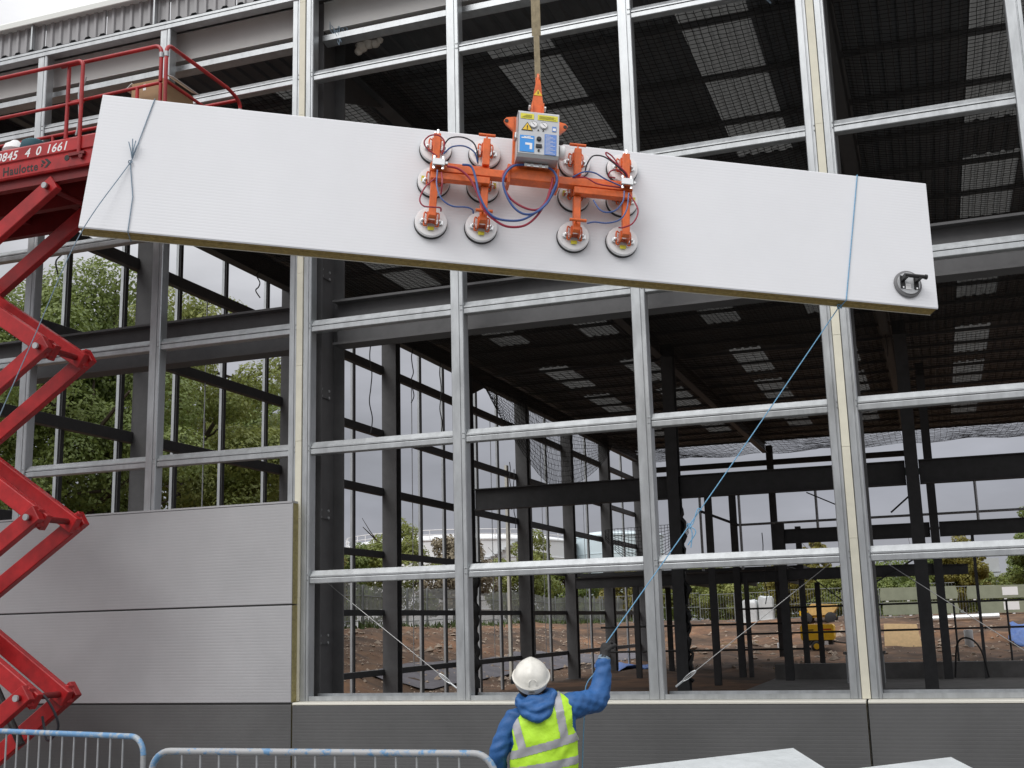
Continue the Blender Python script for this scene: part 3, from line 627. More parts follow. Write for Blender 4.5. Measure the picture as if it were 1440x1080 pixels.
# sling from the lifting eye up to the crane
top = PW(0, 1.05, .25); SL = MB()
for s_ in (-1, 1):
    pts = []
    for t in np.linspace(0, 1, 14):
        w = .012 + .030 * min(1, t * 4); pts.append(top + V3(CR[0], CR[1], 0) * s_ * (.004 + .026 * min(1, t * 5)) + V3(0, 0, 1) * (t * 5.2 - .02))
    for i in range(13):
        a, b_ = pts[i], pts[i + 1]; wd = .030 + .022 * min(1, i / 3)
        SL.obox((a + b_) / 2, V3(CR[0], CR[1], 0) / math.hypot(CR[0], CR[1]), V3(-CR[1], CR[0], 0) / math.hypot(CR[0], CR[1]), (0, 0, 1), (wd, .010 if s_ < 0 else .013, np.linalg.norm(b_ - a) + .002))
o = SL.build('lifting_sling', 'webbing'); tag(o, 'dirty tan webbing sling running straight up from the orange lifter', 'sling')
# hand-held suction cup near the right end
cup = thing_local('suction_cup', PM @ Matrix.Translation((3.228, 0, -.405)), 'single grey suction cup with black handle on the right end of the white panel', 'suction cup')
m = MB(); m.lathe([(0, 0), (.118, 0), (.122, -.006), (.120, -.020), (.112, -.026), (0, -.026)], (0, -.001, 0), (0, 1, 0), 36); m.build('pad', 'rubber_grey', cup, True)
m = MB(); m.lathe([(0, 0), (.100, 0), (.098, -.010), (0, -.014)], (0, -.027, 0), (0, 1, 0), 36); m.build('plate', 'box_grey', cup, True)
m = MB(); m.tube([(-.075, -.115, .03), (.105, -.115, .03)], .017, 10); m.lathe([(.022, 0), (.022, .016), (0, .016)], (.105, -.115, .03), (1, 0, 0), 10)
for s_ in (-1, 1): m.prism([(-.02, -.03), (.02, -.03), (.018, -.125), (-.018, -.125)], (s_ * .06 - .014, 0, .025), (0, 0, 1), (0, 1, 0), (.028, 0, 0)); m.box((s_ * .06 - .02, -.046, -.055), (s_ * .06 + .02, -.036, .06))
m.build('handle', 'black', cup)
m = MB()
for q in ((-.06, -.05), (-.06, .055), (.06, -.05), (.06, .055)): m.lathe([(.008, 0), (.008, .008)], (q[0], -.045, q[1]), (0, -1, 0), 8)
m.build('screw', 'chrome', cup); m = MB(); m.box((-.035, -.0435, -.062), (.012, -.0415, -.01)); m.build('label', 'white', cup)
# tag lines
def rope(name, paths, r, mt, label):
    m = MB()
    for p in paths: m.tube(p, r, 6)
    return tag(m.build(name, mt, None, True), label, 'rope')
k0 = PW(-3.182, .0, .012)
fray = [[PW(-3.175, .04, .012), PW(-3.19 + .012 * i, .10 + .02 * (i % 2), .03 + .01 * (i % 3)), PW(-3.215 + .026 * i, .17 + .015 * ((i * 2) % 3), .035)] for i in range(4)]
knot = [k0 + V3(.014 * math.cos(t), .01 * math.sin(2 * t), .016 * math.sin(t)) for t in np.linspace(0, 6.28, 10)]
free = bez([k0, V3(-5.90, -5.80, 5.10), V3(-6.24, -5.84, 4.33), V3(-6.56, -5.90, 3.53), V3(-6.9, -5.95, 2.6), V3(-7.4, -5.8, 1.0), V3(-7.5, -5.8, .012), V3(-7.9, -5.6, .012)], 10)
rope('tag_rope', [[PW(-3.078, .603, -.15), PW(-3.078, .606, .006), PW(-3.17, .045, .010), k0], [k0, PW(-3.12, -.30, .010), PW(-3.114, -.603, .008), PW(-3.114, -.606, -.15)], knot, *[bez(f_, 4) for f_ in fray], free, [PW(-3.078, .603, -.15), PW(-3.114, -.606, -.15)]], .0042, 'rope_grey', 'grey-blue tag rope knotted round the left end of the white panel')

# ================================================================== SCISSOR LIFT
sl = thing('scissor_lift', (-10.1, -1.75, 0), 'red scissor lift with raised railed platform beside the building', 'scissor lift')
YF, YB = -2.22, -.62; XL, XR = -13.0, -7.88
# scissor arms: elbows stacked at the right, crossing at X = -10.1
XC, XRt, XLt = -10.93, -9.44, -12.42; ZE = [7.30, 5.37, 3.42, 1.48, .9]
def arm(x0, z0, x1, z1, y, w=.10, h=.19):
    d = V3(x1 - x0, 0, z1 - z0); d /= np.linalg.norm(d); e_ = .10
    m = MB(); m.bar(V3(x0, y, z0) - d * e_, V3(x1, y, z1) + d * e_, w, h, (0, 1, 0) if False else (-d[2], 0, d[0]), .008); return m.build('scissor_arm', 'red', sl)
for yo, yi in ((-2.15, -2.02), (-1.40, -1.53)):
    for k in range(3):
        za, zb = ZE[k], ZE[k + 1]
        arm(XRt, za, XLt, zb, yo); arm(XLt, za, XRt, zb, yi)
for yo, yi in ((-2.15, -2.02), (-1.40, -1.53)): arm(XRt, ZE[3], XC + .1, .48, yo); arm(XLt, ZE[3], XC - .1, .48, yi)
for k in range(4):
    for x in (XRt, XLt):
        m = MB(); m.tube([(x, -2.24, ZE[k]), (x, -1.32, ZE[k])], .036, 12); pv = m.build('pivot_pin', 'red_dark', sl, True)
        if k:
            for y in (-2.085, -1.465): m = MB(); m.box((x - .06, y - .055, ZE[k] - .10), (x + .075, y + .055, ZE[k] + .10), .01); m.build('pivot_block', 'red', pv)
        m = MB(); m.lathe([(.02, .0), (.036, .0), (.036, .025), (.02, .025)], (x, -2.24, ZE[k] if k else ZE[k]), (0, -1, 0), 16); m.lathe([(.0, .001), (.022, .001), (.022, .010), (0, .010)], (x, -2.24, ZE[k]), (0, -1, 0), 12); m.build('pin_collar', 'galv_dull', pv)
    if k < 3:
        z = (ZE[k] + ZE[k + 1]) / 2; m = MB(); m.tube([(XC, -2.22, z), (XC, -1.34, z)], .04, 12); m.build('pivot_pin', 'red_dark', sl, True)
m = MB(); m.tube([(-10.9, -1.78, 2.75), (-10.2, -1.78, 1.65)], .075, 14); m.tube([(-10.2, -1.78, 1.65), (-9.75, -1.78, .95)], .045, 12); m.build('hydraulic_ram', 'black', sl, True)
for k, (z, s_) in enumerate(((1.5, 1),)):
    m = MB(); m.tube(bez([(-9.55, -1.95, z + .1), (-9.33, -1.9, z - .05), (-9.24, -1.8, z - .34), (-9.42, -1.75, z - .5), (-9.55, -1.7, z - .25)], 8), .014, 6); m.build('hydraulic_hose', 'hose_black', sl, True)
# platform
m = MB(); m.box((XL, YF + .03, 7.80), (XR, YB, 7.855)); m.build('deck', 'red_dark', sl)
m = MB(); m.prism([(YF, 7.47), (YF - .012, 7.49), (YF - .012, 7.645), (YF, 7.66), (YF, 7.67), (YF - .02, 7.685), (YF - .02, 7.83), (YF + .02, 7.865), (YF + .03, 7.865), (YF + .03, 7.47)], (XL, 0, 0), (0, 1, 0), (0, 0, 1), (XR - .62 - XL, 0, 0)); sp = m.build('side_plate', 'red', sl)
m = MB(); m.box((XR - .60, YF + .02, 7.70), (XR, YF + .06, 7.86), .004); m.build('extension_plate', 'red', sl)
m = MB(); m.box((XR - .62, YF + .0, 7.745), (XR - .45, YF + .018, 7.80), .004); m.build('reflector', 'amber', sl)
m = MB()
for y in (YF + .10, -1.42, YB - .1): m.box((XL, y - .05, 7.36), (XR - .3, y + .05, 7.797))
for x in (-12.0, -11.0, -10.0, -9.0, -8.3): m.box((x - .05, YF + .152, 7.50), (x + .05, YB - .152, 7.795))
m.build('underframe', 'red_dark', sl)
m = MB(); m.box((XL, YB - .01, 7.55), (XR, YB + .03, 7.87)); m.build('side_plate', 'red', sl)
def railing(pts, r=.024): m = MB(); m.tube(pts, r, 10); return m.build('guard_rail', 'red', sl, True)
def hoop(xa, xb, y, zt, zb, rr=.10, left=False):
    p = [(xa, y, zt), (xb - rr, y, zt)] + [(xb - rr + rr * math.sin(t), y, zt - rr + rr * math.cos(t)) for t in np.linspace(.2, math.pi / 2, 6)] + [(xb, y, zb)]
    return railing(p)
hoop(XL, -8.97, YF - .03, 8.79, 7.62, .07); hoop(-9.35, -7.93, YF + .05, 8.815, 8.36, .09)
def post(x, y, z0, z1, w=.024): m = MB(); m.tube([(x, y, z0), (x, y, z1)], w, 10); m.build('rail_post', 'red', sl, True)
for x in (-9.22, -10.5, -11.9, XL): post(x, YF + .03, 7.86, 8.77)
railing([(XL, YF + .03, 8.29), (-8.99, YF + .03, 8.30)], .02); railing([(-9.22, YF + .055, 8.33), (-7.93, YF + .055, 8.35)], .02)
for x in (-8.25, -7.93): post(x, YF + .055, 7.86, 8.34, .022)
# end rail running back to the facade
def yhoop(x, ya, yb, zt, zb, rr=.10):
    railing([(x, ya, zb)] + [(x, ya + rr - rr * math.cos(t), zt - rr + rr * math.sin(t)) for t in np.linspace(0, math.pi / 2, 6)] + [(x, yb - .28, zt), (x, yb - .12, zt - .03)] + [(x, yb - rr + rr * math.sin(t) + 0, zt - .05 - rr + rr * math.cos(t)) for t in np.linspace(.3, math.pi / 2, 6)] + [(x, yb, zb)])
yhoop(-7.86, YF + .05, YB, 8.82, 8.36); railing([(-7.86, YF + .05, 8.36), (-7.86, YB, 8.36)], .02)
for y in (YF + .05, YB): post(-7.86, y, 7.86, 8.37, .022)
railing([(XL, YB, 8.79), (-7.9, YB, 8.79)]); railing([(XL, YB, 8.32), (-7.9, YB, 8.32)], .02)
for x in (-9.4, -10.8, -12.2): post(x, YB, 7.86, 8.78)
for x, y in ((-7.93, YF + .05), (-7.86, YF + .05), (-7.86, YB)):
    m = MB(); m.tube([(x, y, 8.66 if y < -1 else 8.60), (x, y, 8.72 if y < -1 else 8.66)], .029, 10); m.build('rail_collar', 'galv_dull', sl)
m = MB(); m.tube([(-9.05, YF + .06, 8.70), (-9.08, YF + .05, 8.4), (-9.06, YF + .06, 8.1), (-9.10, YF + .06, 7.9)], .012, 6); m.tube([(-8.99, YF + .06, 8.62), (-9.08, YF + .05, 8.32)], .010, 6); m.build('latch_chain', 'galv_dull', sl)
m = MB(); m.box((-9.10, YF - .05, 7.60), (-8.88, YF + .0, 7.635)); m.tube([(-8.93, YF - .05, 7.58), (-8.93, YF - .02, 7.58)], .03, 8); m.build('stop_bracket', 'red_dark', sl)
# lettering on the side plate
YT = YF - .0205
for tx, x0 in (('0845', -10.19), ('4', -9.77), ('0', -9.61), ('1661', -9.46)):
    text_on('lettering', tx, .150, 'white', sp, (x0, YT, 7.702), (1, 0, 0), (0, 0, 1), 1.0, .0015, .25, .002)
text_on('lettering', 'Haulotte', .148, 'black', sp, (-10.085, YF - .0125, 7.515), (1, 0, 0), (0, 0, 1), .90, .0015, 0.0, .0032)
m = MB()
for q in ([(-9.475, .125), (-9.435, .125), (-9.375, .070), (-9.435, .015), (-9.475, .015), (-9.42, .070)], [(-9.525, .115), (-9.495, .115), (-9.455, .083), (-9.48, .062), (-9.50, .078)], [(-9.525, .07), (-9.505, .07), (-9.485, .052), (-9.505, .033), (-9.525, .033), (-9.512, .052)]):
    m.prism([(a, 7.512 + b_) for a, b_ in q], (0, YF - .0125, 0), (1, 0, 0), (0, 0, 1), (0, -.002, 0))
m.build('emblem', 'black', sp)
m = MB(); m.lathe([(.036, 0), (.036, .004), (0, .004)], (-9.15, YF - .0122, 7.60), (0, -1, 0), 16); m.build('plug', 'black', sp)
# chassis
m = MB(); m.box((-12.6, -2.30, .18), (-9.3, -1.25, .42), .03); ch = m.build('chassis', 'red', sl)
for x in (-12.2, -9.7):
    for y in (-2.45, -1.25):
        m = MB(); m.lathe([(.0, 0), (.16, 0), (.26, .02), (.29, .06), (.29, .18), (.26, .22), (.16, .22), (0, .22)], (x, y, .295), (0, 1, 0), 24); w_ = m.build('wheel', 'rubber', sl, True)
        m = MB(); m.lathe([(.0, -.006), (.15, -.006), (.17, .006)], (x, y, .295), (0, 1, 0), 18); m.build('rim', 'white', w_)
# things lying on the platform
bx = thing('cardboard_box', (-8.15, -1.75, 7.857), 'brown cardboard box with open lid at the right end of the red platform', 'box')
m = MB(); m.box((-8.42, -2.05, 7.858), (-7.95, -1.5, 8.47)); cbody = m.build('carton', 'cardboard', bx)
m = MB(); m.obox((-7.905, -1.78, 8.49), (.9, 0, -.44), (0, 1, 0), (.44, 0, .9), (.13, .54, .006)); m.build('flap', 'flash_white', bx); m = MB(); m.obox((-8.47, -1.78, 8.45), (.8, 0, .6), (0, 1, 0), (-.6, 0, .8), (.12, .54, .006)); m.build('flap', 'flash_white', bx)
m = MB(); m.box((-8.26, -2.0515, 8.36), (-8.22, -2.0503, 8.44)); m.build('label', 'white', cbody)
bg_ = MB(); bg_.lathe([(.02, .0), (.12, .02), (.15, .07), (.12, .14), (.07, .17), (.04, .20), (.02, .205)], (-10.12, -2.02, 7.856), (0, 0, 1), 14); bag = bg_.build('plastic_bag', 'white', None, True); tag(bag, 'white plastic bag at the left edge of the red platform', 'bag')
bg_ = MB(); bg_.lathe([(.02, .0), (.13, .0), (.16, .06), (.14, .14), (.09, .17), (.02, .175)], (-9.86, -2.0, 7.856), (0, 0, 1), 14); bag = bg_.build('tool_bag', 'teal', None, True); tag(bag, 'small dark teal tool bag on the red platform above the numbers', 'bag')

# ================================================================== WORKER
def remeshed(name, mb, m_, parent, vox=.014, smooth=4, fold=0.0, seed=1):
    me = mb.mesh('tmp', m_); o = bpy.data.objects.new('tmp', me); COL.objects.link(o)
    r = o.modifiers.new('r', 'REMESH'); r.mode = 'VOXEL'; r.voxel_size = vox
    s_ = o.modifiers.new('s', 'SMOOTH'); s_.iterations = smooth; s_.factor = .5
    dg = bpy.context.evaluated_depsgraph_get(); me2 = bpy.data.meshes.new_from_object(o.evaluated_get(dg)); bpy.data.objects.remove(o)
    if fold > 0:
        n = len(me2.vertices); co = np.zeros(n * 3); no = np.zeros(n * 3); me2.vertices.foreach_get('co', co); me2.vertex_normals.foreach_get('vector', no)
        co, no = co.reshape(-1, 3), no.reshape(-1, 3); x, y, z = co.T
        w = np.sin(x * 31 + 9 * np.sin(z * 11 + seed) + 4 * y) + .7 * np.sin(z * 47 + x * 33 + 3 * np.sin(y * 30 + seed)) + .5 * np.sin(x * 71 - z * 63 + y * 50)
        co = co + no * (fold * w)[:, None]; me2.vertices.foreach_set('co', co.ravel())
    me2.materials.clear(); me2.materials.append(MAT[m_]); me2.polygons.foreach_set('use_smooth', [True] * len(me2.polygons)); me2.update()
    me2.name = name; ob = bpy.data.objects.new(name, me2); COL.objects.link(ob); ob.parent = parent; ROOTM[ob.name] = Matrix.Identity(4); return ob
YAW = .338
WM = Matrix.Translation((-2.842, -4.26, 0)) @ Matrix.Rotation(YAW, 4, 'Z')
per = thing_local('person', WM, 'worker seen from behind in white helmet, blue jacket and hi-vis vest, holding up a rope', 'person')
SECT = np.array([(.78, .195, .13), (.95, .215, .14), (1.10, .236, .150), (1.25, .242, .155), (1.38, .240, .152), (1.45, .225, .142), (1.51, .185, .122), (1.56, .125, .098), (1.61, .075, .078)])
def tz(x, zt): return zt + .20 * x * float(sstep(1.15, 1.42, zt)) + .07 * x
def torso_grid(off, z0, z1, nz=60, na=120):
    out = np.zeros((nz, na, 3))
    for i, zt in enumerate(np.linspace(z0, z1, nz)):
        a = np.interp(zt, SECT[:, 0], SECT[:, 1]) + off; b_ = np.interp(zt, SECT[:, 0], SECT[:, 2]) + off
        for k in range(na):
            t = 2 * math.pi * k / na; c, s_ = math.cos(t), math.sin(t); pw = .80
            x = a * math.copysign(abs(c) ** pw, c) + .02; y = b_ * math.copysign(abs(s_) ** pw, s_)
            out[i, k] = (x, y, tz(x, zt) + .6 * off)
    return out
def grid_mesh(G, keep=None, closed=True):
    nz, na, _ = G.shape; m = MB(); f = []
    for i in range(nz - 1):
        for k in range(na):
            k2 = (k + 1) % na; q = (i * na + k, i * na + k2, (i + 1) * na + k2, (i + 1) * na + k)
            if keep is None or keep(G[i:i + 2, [k, k2]].reshape(-1, 3).mean(0), i, k): f.append(q)
    used = sorted({j for q in f for j in q}); mp_ = {j: i for i, j in enumerate(used)}
    m.add(G.reshape(-1, 3)[used], [tuple(mp_[j] for j in q) for q in f]); return m
def solid(m_, G):
    nz, na, _ = G.shape; m = grid_mesh(G); m.f.append(tuple(range(na))[::-1]); m.f.append(tuple((nz - 1) * na + k for k in range(na))); return m
SH_R, EL_R, WR_R, HA_R = V3(.21, .0, 1.515), V3(.425, .14, 1.560), V3(.495, .20, 1.845), V3(.515, .21, 1.925)
SH_L, EL_L, WR_L, HA_L = V3(-.185, -.0, 1.435), V3(-.315, -.02, 1.20), V3(-.33, .10, .965), V3(-.325, .13, .88)
# body: one continuous figure (head, neck, trunk, limbs)
m = solid(None, torso_grid(-.035, .80, 1.60, 24, 40))
HC = V3(-.062, .045, 1.675)
m.lathe([(.02, -.115), (.06, -.10), (.085, -.05), (.095, .0), (.092, .05), (.07, .10), (.02, .12)], HC, (0, -.35, .94), 20)
m.tube([(0, .01, 1.52), (-.03, .02, 1.58), HC], [.065, .06, .06], 14)
m.lathe([(.004, -.02), (.016, 0), (.006, .03)], HC + V3(0, .10, .03), (0, .6, .8), 8)                 # nose
for s_ in (-1, 1): m.lathe([(.01, -.025), (.02, 0), (.008, .028)], HC + V3(s_ * .093, -.005, -.02), (0, -.2, 1), 8)     # ears
m.tube([SH_R, EL_R, WR_R, HA_R], [.055, .045, .032, .03], 12); m.tube([SH_L, EL_L, WR_L, HA_L], [.055, .045, .032, .03], 12)
for s_ in (-1, 1): m.tube([(.02 + s_ * .09, 0, .86), (.02 + s_ * .11, .03, .48), (.02 + s_ * .12, -.01, .10)], [.085, .058, .042], 14)
body = remeshed('body', m, 'skin', per, .014, 3)
m = MB()
for s_ in (-1, 1): m.lathe([(.002, -.012), (.012, 0), (.002, .012)], HC + V3(s_ * .033, .088, .02), (0, .8, .6), 10)
m.build('eye', 'white', body); m = MB(); m.tube(bez([HC + V3(-.025, .093, -.035), HC + V3(0, .099, -.038), HC + V3(.025, .093, -.035)], 4), .005, 6); m.build('mouth', 'hose_red', body)
m = MB(); m.lathe([(.02, -.085), (.085, -.07), (.1, -.02), (.1, .02)], HC + V3(0, -.008, -.005), (0, -.35, .94), 18); m.build('hair', 'hair', body, True)
# jacket with sleeves
m = solid(None, torso_grid(-.004, .80, 1.60, 40, 60))
def sleeve(P_, R_, n=10): m.tube(bez(P_, n), np.interp(np.linspace(0, 1, (len(P_) - 1) * n + 1), np.linspace(0, 1, len(R_)), R_), 20)
sleeve([V3(.12, 0, 1.50), SH_R + V3(.02, .01, .005), (SH_R + EL_R) / 2 + V3(.01, 0, .0), EL_R, (EL_R + WR_R) / 2 + V3(.012, 0, 0), WR_R], [.085, .098, .090, .088, .070, .052])
m.lathe([(.02, -.08), (.075, -.03), (.08, .02), (.02, .08)], EL_R + V3(.0, -.02, -.015), (EL_R - SH_R), 16)
sleeve([V3(-.12, 0, 1.42), SH_L, (SH_L + EL_L) / 2 + V3(-.015, 0, 0), EL_L, (EL_L + WR_L) / 2, WR_L], [.085, .084, .074, .070, .062, .052])
jk = remeshed('jacket', m, 'jacket', per, .010, 2, .0032, 2)
# hood lying on the shoulders
m = MB(); ring = [(-.03 + .115 * math.cos(t), -.005 + .10 * math.sin(t), 1.585 + .02 * math.cos(t) - .022 * math.sin(t) * -1) for t in np.linspace(0, 2 * math.pi, 25)[:-1]]
m.tube(ring, .043, 12, True)
m.lathe([(.01, -.115), (.07, -.10), (.115, -.055), (.125, .0), (.115, .05), (.05, .09)], (-.035, -.105, 1.525), (.02, -.05, 1), 24)
for v in m.v[-1:]: v[:, 1] = -.105 + (v[:, 1] + .105) * .55 
m.tube(bez([(-.16, -.07, 1.575), (-.10, -.15, 1.535), (-.03, -.17, 1.515), (.05, -.15, 1.545), (.105, -.07, 1.615)], 6), .032, 10)
m.tube(bez([(-.15, -.09, 1.52), (-.09, -.155, 1.475), (-.03, -.17, 1.455), (.04, -.155, 1.485), (.09, -.09, 1.55)], 6), .034, 10)
hd = remeshed('hood', m, 'jacket', jk, .009, 2, .0042, 5)
# hi-vis vest with reflective tape
def lerp(z, z0, x0, z1, x1): t = (z - z0) / (z1 - z0); return x0 + (x1 - x0) * min(1.15, max(-.15, t))
def vest_keep(c, i, k):
    x, y, z = c; xl = x; zz = z - .27 * (x - .02)
    lo, hi = (-.245, .262)
    if zz > 1.22:                                                    # armholes
        lo = lerp(zz, 1.22, -.250, 1.33, -.202) if zz < 1.33 else lerp(zz, 1.33, -.202, 1.53, -.222)
        hi = lerp(zz, 1.22, .275, 1.33, .228) if zz < 1.33 else lerp(zz, 1.33, .228, 1.53, .225)
    if not lo < x < hi: return False
    return zz < 1.60
def crease(G, amp):
    x, y, z = G[..., 0], G[..., 1], G[..., 2]
    w = np.sin(x * 27 + z * 16 + 3 * np.sin(z * 8)) + .6 * np.sin(z * 40 - x * 22 + 2 * np.sin(x * 18)) + .35 * np.sin(x * 66 + z * 30)
    G = G.copy(); d = np.stack([G[..., 0] - .02, G[..., 1], 0 * z], -1); d /= np.maximum(np.linalg.norm(d, axis=-1, keepdims=True), 1e-6); return G + d * (amp * w * (1 - .7 * (z > 1.5)))[..., None]
GV = crease(torso_grid(.014, .84, 1.60, 150, 260), .0055)
vm = grid_mesh(GV, vest_keep).build('vest', 'hivis', per, True)
so = vm.modifiers.new('thick', 'SOLIDIFY'); so.thickness = .004; so.offset = -1
GT = crease(torso_grid(.0165, .84, 1.60, 150, 260), .0055)
def tape(fn):
    t_ = grid_mesh(GT, lambda c, i, k: vest_keep(c, i, k) and fn(*c)).build('reflective_tape', 'reflect', vm, True); return t_
tape(lambda x, y, z: abs(z - (1.249 + .248 * x)) < .029); tape(lambda x, y, z: abs(z - (1.114 + .155 * x)) < .028 and True)
tape(lambda x, y, z: z > 1.278 + .248 * x and abs(x - np.interp(z, [1.22, 1.49], [-.135, -.205])) < .030)
tape(lambda x, y, z: z > 1.278 + .248 * x and abs(x - np.interp(z, [1.31, 1.61], [.166, .118])) < .030)
# bound edges along the armholes
# helmet
HA = V3(0, -math.sin(math.radians(33)), math.cos(math.radians(33))); HO = V3(-.062, .012, 1.695)
m = MB(); m.lathe([(.108, .008), (.117, .0), (.120, .004), (.1225, .048), (.134, .054), (.137, .062), (.131, .069), (.124, .088), (.112, .118), (.090, .146), (.058, .164), (.025, .172), (.0, .173)], (0, 0, 0), (0, 0, 1), 56)
v = m.v[0]; v[:, 1] *= 1.13
back = np.clip(-(v[:, 1]) / .13, 0, 1) * np.clip((.10 - v[:, 2]) / .1, 0, 1); v[:, 2] -= .018 * back * (1 - np.abs(v[:, 0]) / .14)
rg = np.exp(-(v[:, 0] / .030) ** 2) * sstep(.085, .12, v[:, 2]); v[:, 2] += .011 * rg
front = np.clip((v[:, 1] - .06) / .08, 0, 1) * (v[:, 2] < .045); v[:, 1] += .045 * front
ca, sa = math.cos(math.radians(33)), math.sin(math.radians(33)); m.v[0] = np.stack([v[:, 0], v[:, 1] * ca - v[:, 2] * sa, v[:, 1] * sa + v[:, 2] * ca], 1) + HO
hl = m.build('helmet', 'helmet', per, True)
def hp(x, y, z): y *= 1.13; return HO + V3(x, y * ca - z * sa, y * sa + z * ca)
m = MB(); m.tube([hp(.134 * math.cos(t), .134 * math.sin(t), .060 - .014 * max(0, -math.sin(t)) ** 2) for t in np.linspace(0, 2 * math.pi, 49)[:-1]], .0075, 8, True); m.build('rain_gutter', 'helmet', hl, True)
m = MB(); m.tube(bez([hp(-.020, -.128, .074), hp(-.018, -.119, .100), hp(.008, -.110, .116), hp(.034, -.115, .100), hp(.036, -.122, .074)], 6), .0062, 6); m.build('vent_ridge', 'helmet', hl, True)
m = MB(); m.box(tuple(hp(-.022, -.114, .012) - V3(0, .022, .016)), tuple(hp(.022, -.114, .012) + V3(0, .0, -.003))); m.build('ratchet', 'rubber_grey', hl)
m = MB(); m.lathe([(.0, 0), (.026, .0), (.03, .02), (.024, .03), (0, .03)], hp(-.122, .02, .01), (-1, 0, 0), 14); m.build('ear_clip', 'black', hl, True)
# gloved hands with five fingers
def glove(W0, D, side, up, grip):
    D = np.asarray(D, float); D /= np.linalg.norm(D); S = np.asarray(side, float); S -= D * (S @ D); S /= np.linalg.norm(S); N = np.cross(S, D); m = MB()
    m.tube([W0 - D * .035, W0, W0 + D * .05, W0 + D * .085], [.040, .038, .043, .038], 14)
    for q in (-1, 1): m.tube([W0 + D * .02 + S * q * .018, W0 + D * .085 + S * q * .022], [.028, .024], 10)
    for j, (o, L) in enumerate(((-.032, .062), (-.011, .074), (.011, .070), (.032, .056))):
        b_ = W0 + D * .085 + S * o; c = grip
        p1 = b_ + D * L * .45 * (1 - .2 * c) + N * L * .30 * c; p2 = p1 + D * L * (.40 - .50 * c) + N * L * .42 * c; p3 = p2 + D * L * (.30 - .75 * c) + N * L * .05 * c
        m.tube([b_ - D * .01, p1, p2, p3], [.0135, .0125, .0115, .0095], 10)
    b_ = W0 + D * .03 - S * .036; m.tube([b_, b_ - S * .022 + D * .028 + N * .015, b_ - S * .012 + D * .058 + N * .036 * (.4 + grip), b_ + S * .018 + D * .068 + N * .05 * (.4 + grip)], [.016, .015, .013, .011], 10)
    return m
remeshed('glove', glove(WR_R + V3(.006, .004, .03), HA_R - WR_R + V3(0, .03, 0), (-.4, .9, 0), None, 1.0), 'glove', per, .0055, 2)
remeshed('glove', glove(WR_L + V3(0, .01, -.03), V3(.03, .10, -1), (0.1, 1, 0), None, .45), 'glove', per, .0055, 2)
m = MB(); m.tube([WR_R + V3(-.004, -.004, -.012), WR_R + V3(.006, .004, .014)], .047, 14); m.build('cuff', 'rope_grey', per, True)
# trousers and boots
m = MB(); m.lathe([(.10, .72), (.19, .74), (.215, .84), (.20, .95)], (.02, 0, 0), (0, 0, 1), 24)
for s_ in (-1, 1): m.tube(bez([(.02 + s_ * .095, 0, .84), (.02 + s_ * .112, .03, .48), (.02 + s_ * .122, -.01, .11)], 8), np.linspace(.115, .078, 17), 16)
remeshed('trousers', m, 'trousers', per, .014, 3, .004, 3)
for s_ in (-1, 1):
    m = MB(); x = .02 + s_ * .124; m.tube([(x, -.03, .17), (x, -.03, .08), (x, -.01, .055)], [.062, .058, .058], 14); m.tube([(x, -.06, .05), (x, .05, .05), (x, .15, .042), (x, .20, .035)], [.048, .052, .05, .032], 12)
    m.box((x - .052, -.105, .005), (x + .052, .225, .03), .01); remeshed('boot', m, 'black', per, .009, 2)
# rope from the panel down to the hand
toW = lambda p: np.array(WM @ Vector(p))
hand = toW(HA_R + V3(0.003, .03, .035)); kn = PW(2.66, -.615, -.10)
line = bez([kn, kn * .5 + hand * .5 - V3(0, 0, .02), hand], 18)
kt = kn * .335 + hand * .665 - V3(0, 0, .02); tail1 = bez([kt, kt + V3(.02, 0, -.06), kt + V3(.004, .0, -.17)], 5); tail2 = bez([kt, kt + V3(.03, .01, .02), kt + V3(.07, .02, .13), kt + V3(.10, .03, .12)], 5); tail3 = bez([kt, kt + V3(.05, .0, -.05), kt + V3(-.02, 0, -.15)], 5)
lump = [kt + V3(.016 * math.cos(t), .012 * math.sin(2 * t), .018 * math.sin(t)) for t in np.linspace(0, 6.28, 10)]; lump2 = [kn + V3(.016 * math.cos(t), .012 * math.sin(2 * t), .018 * math.sin(t)) for t in np.linspace(0, 6.28, 10)]
slack = bez([hand, toW(HA_R + V3(-.02, -.02, -.04)), toW(EL_R + V3(-.0, .08, .19)), toW(EL_R + V3(-.07, .10, .09)), toW(EL_R + V3(-.09, .10, -.10)), toW((.30, .25, 1.0)), toW((.26, .2, .3)), toW((.34, .15, .012)), toW((.7, .2, .012))], 8)
rope('tag_rope', [[PW(2.857, .603, -.15), PW(2.857, .606, .006), PW(2.677, -.603, .007), PW(2.672, -.612, -.08), kn], [kn, PW(2.70, -.606, -.15), PW(2.857, .603, -.15)], line, tail1, tail2, tail3, lump, lump2, slack], .0045, 'rope_blue', 'pale blue tag rope running from the right end of the panel down to the worker')

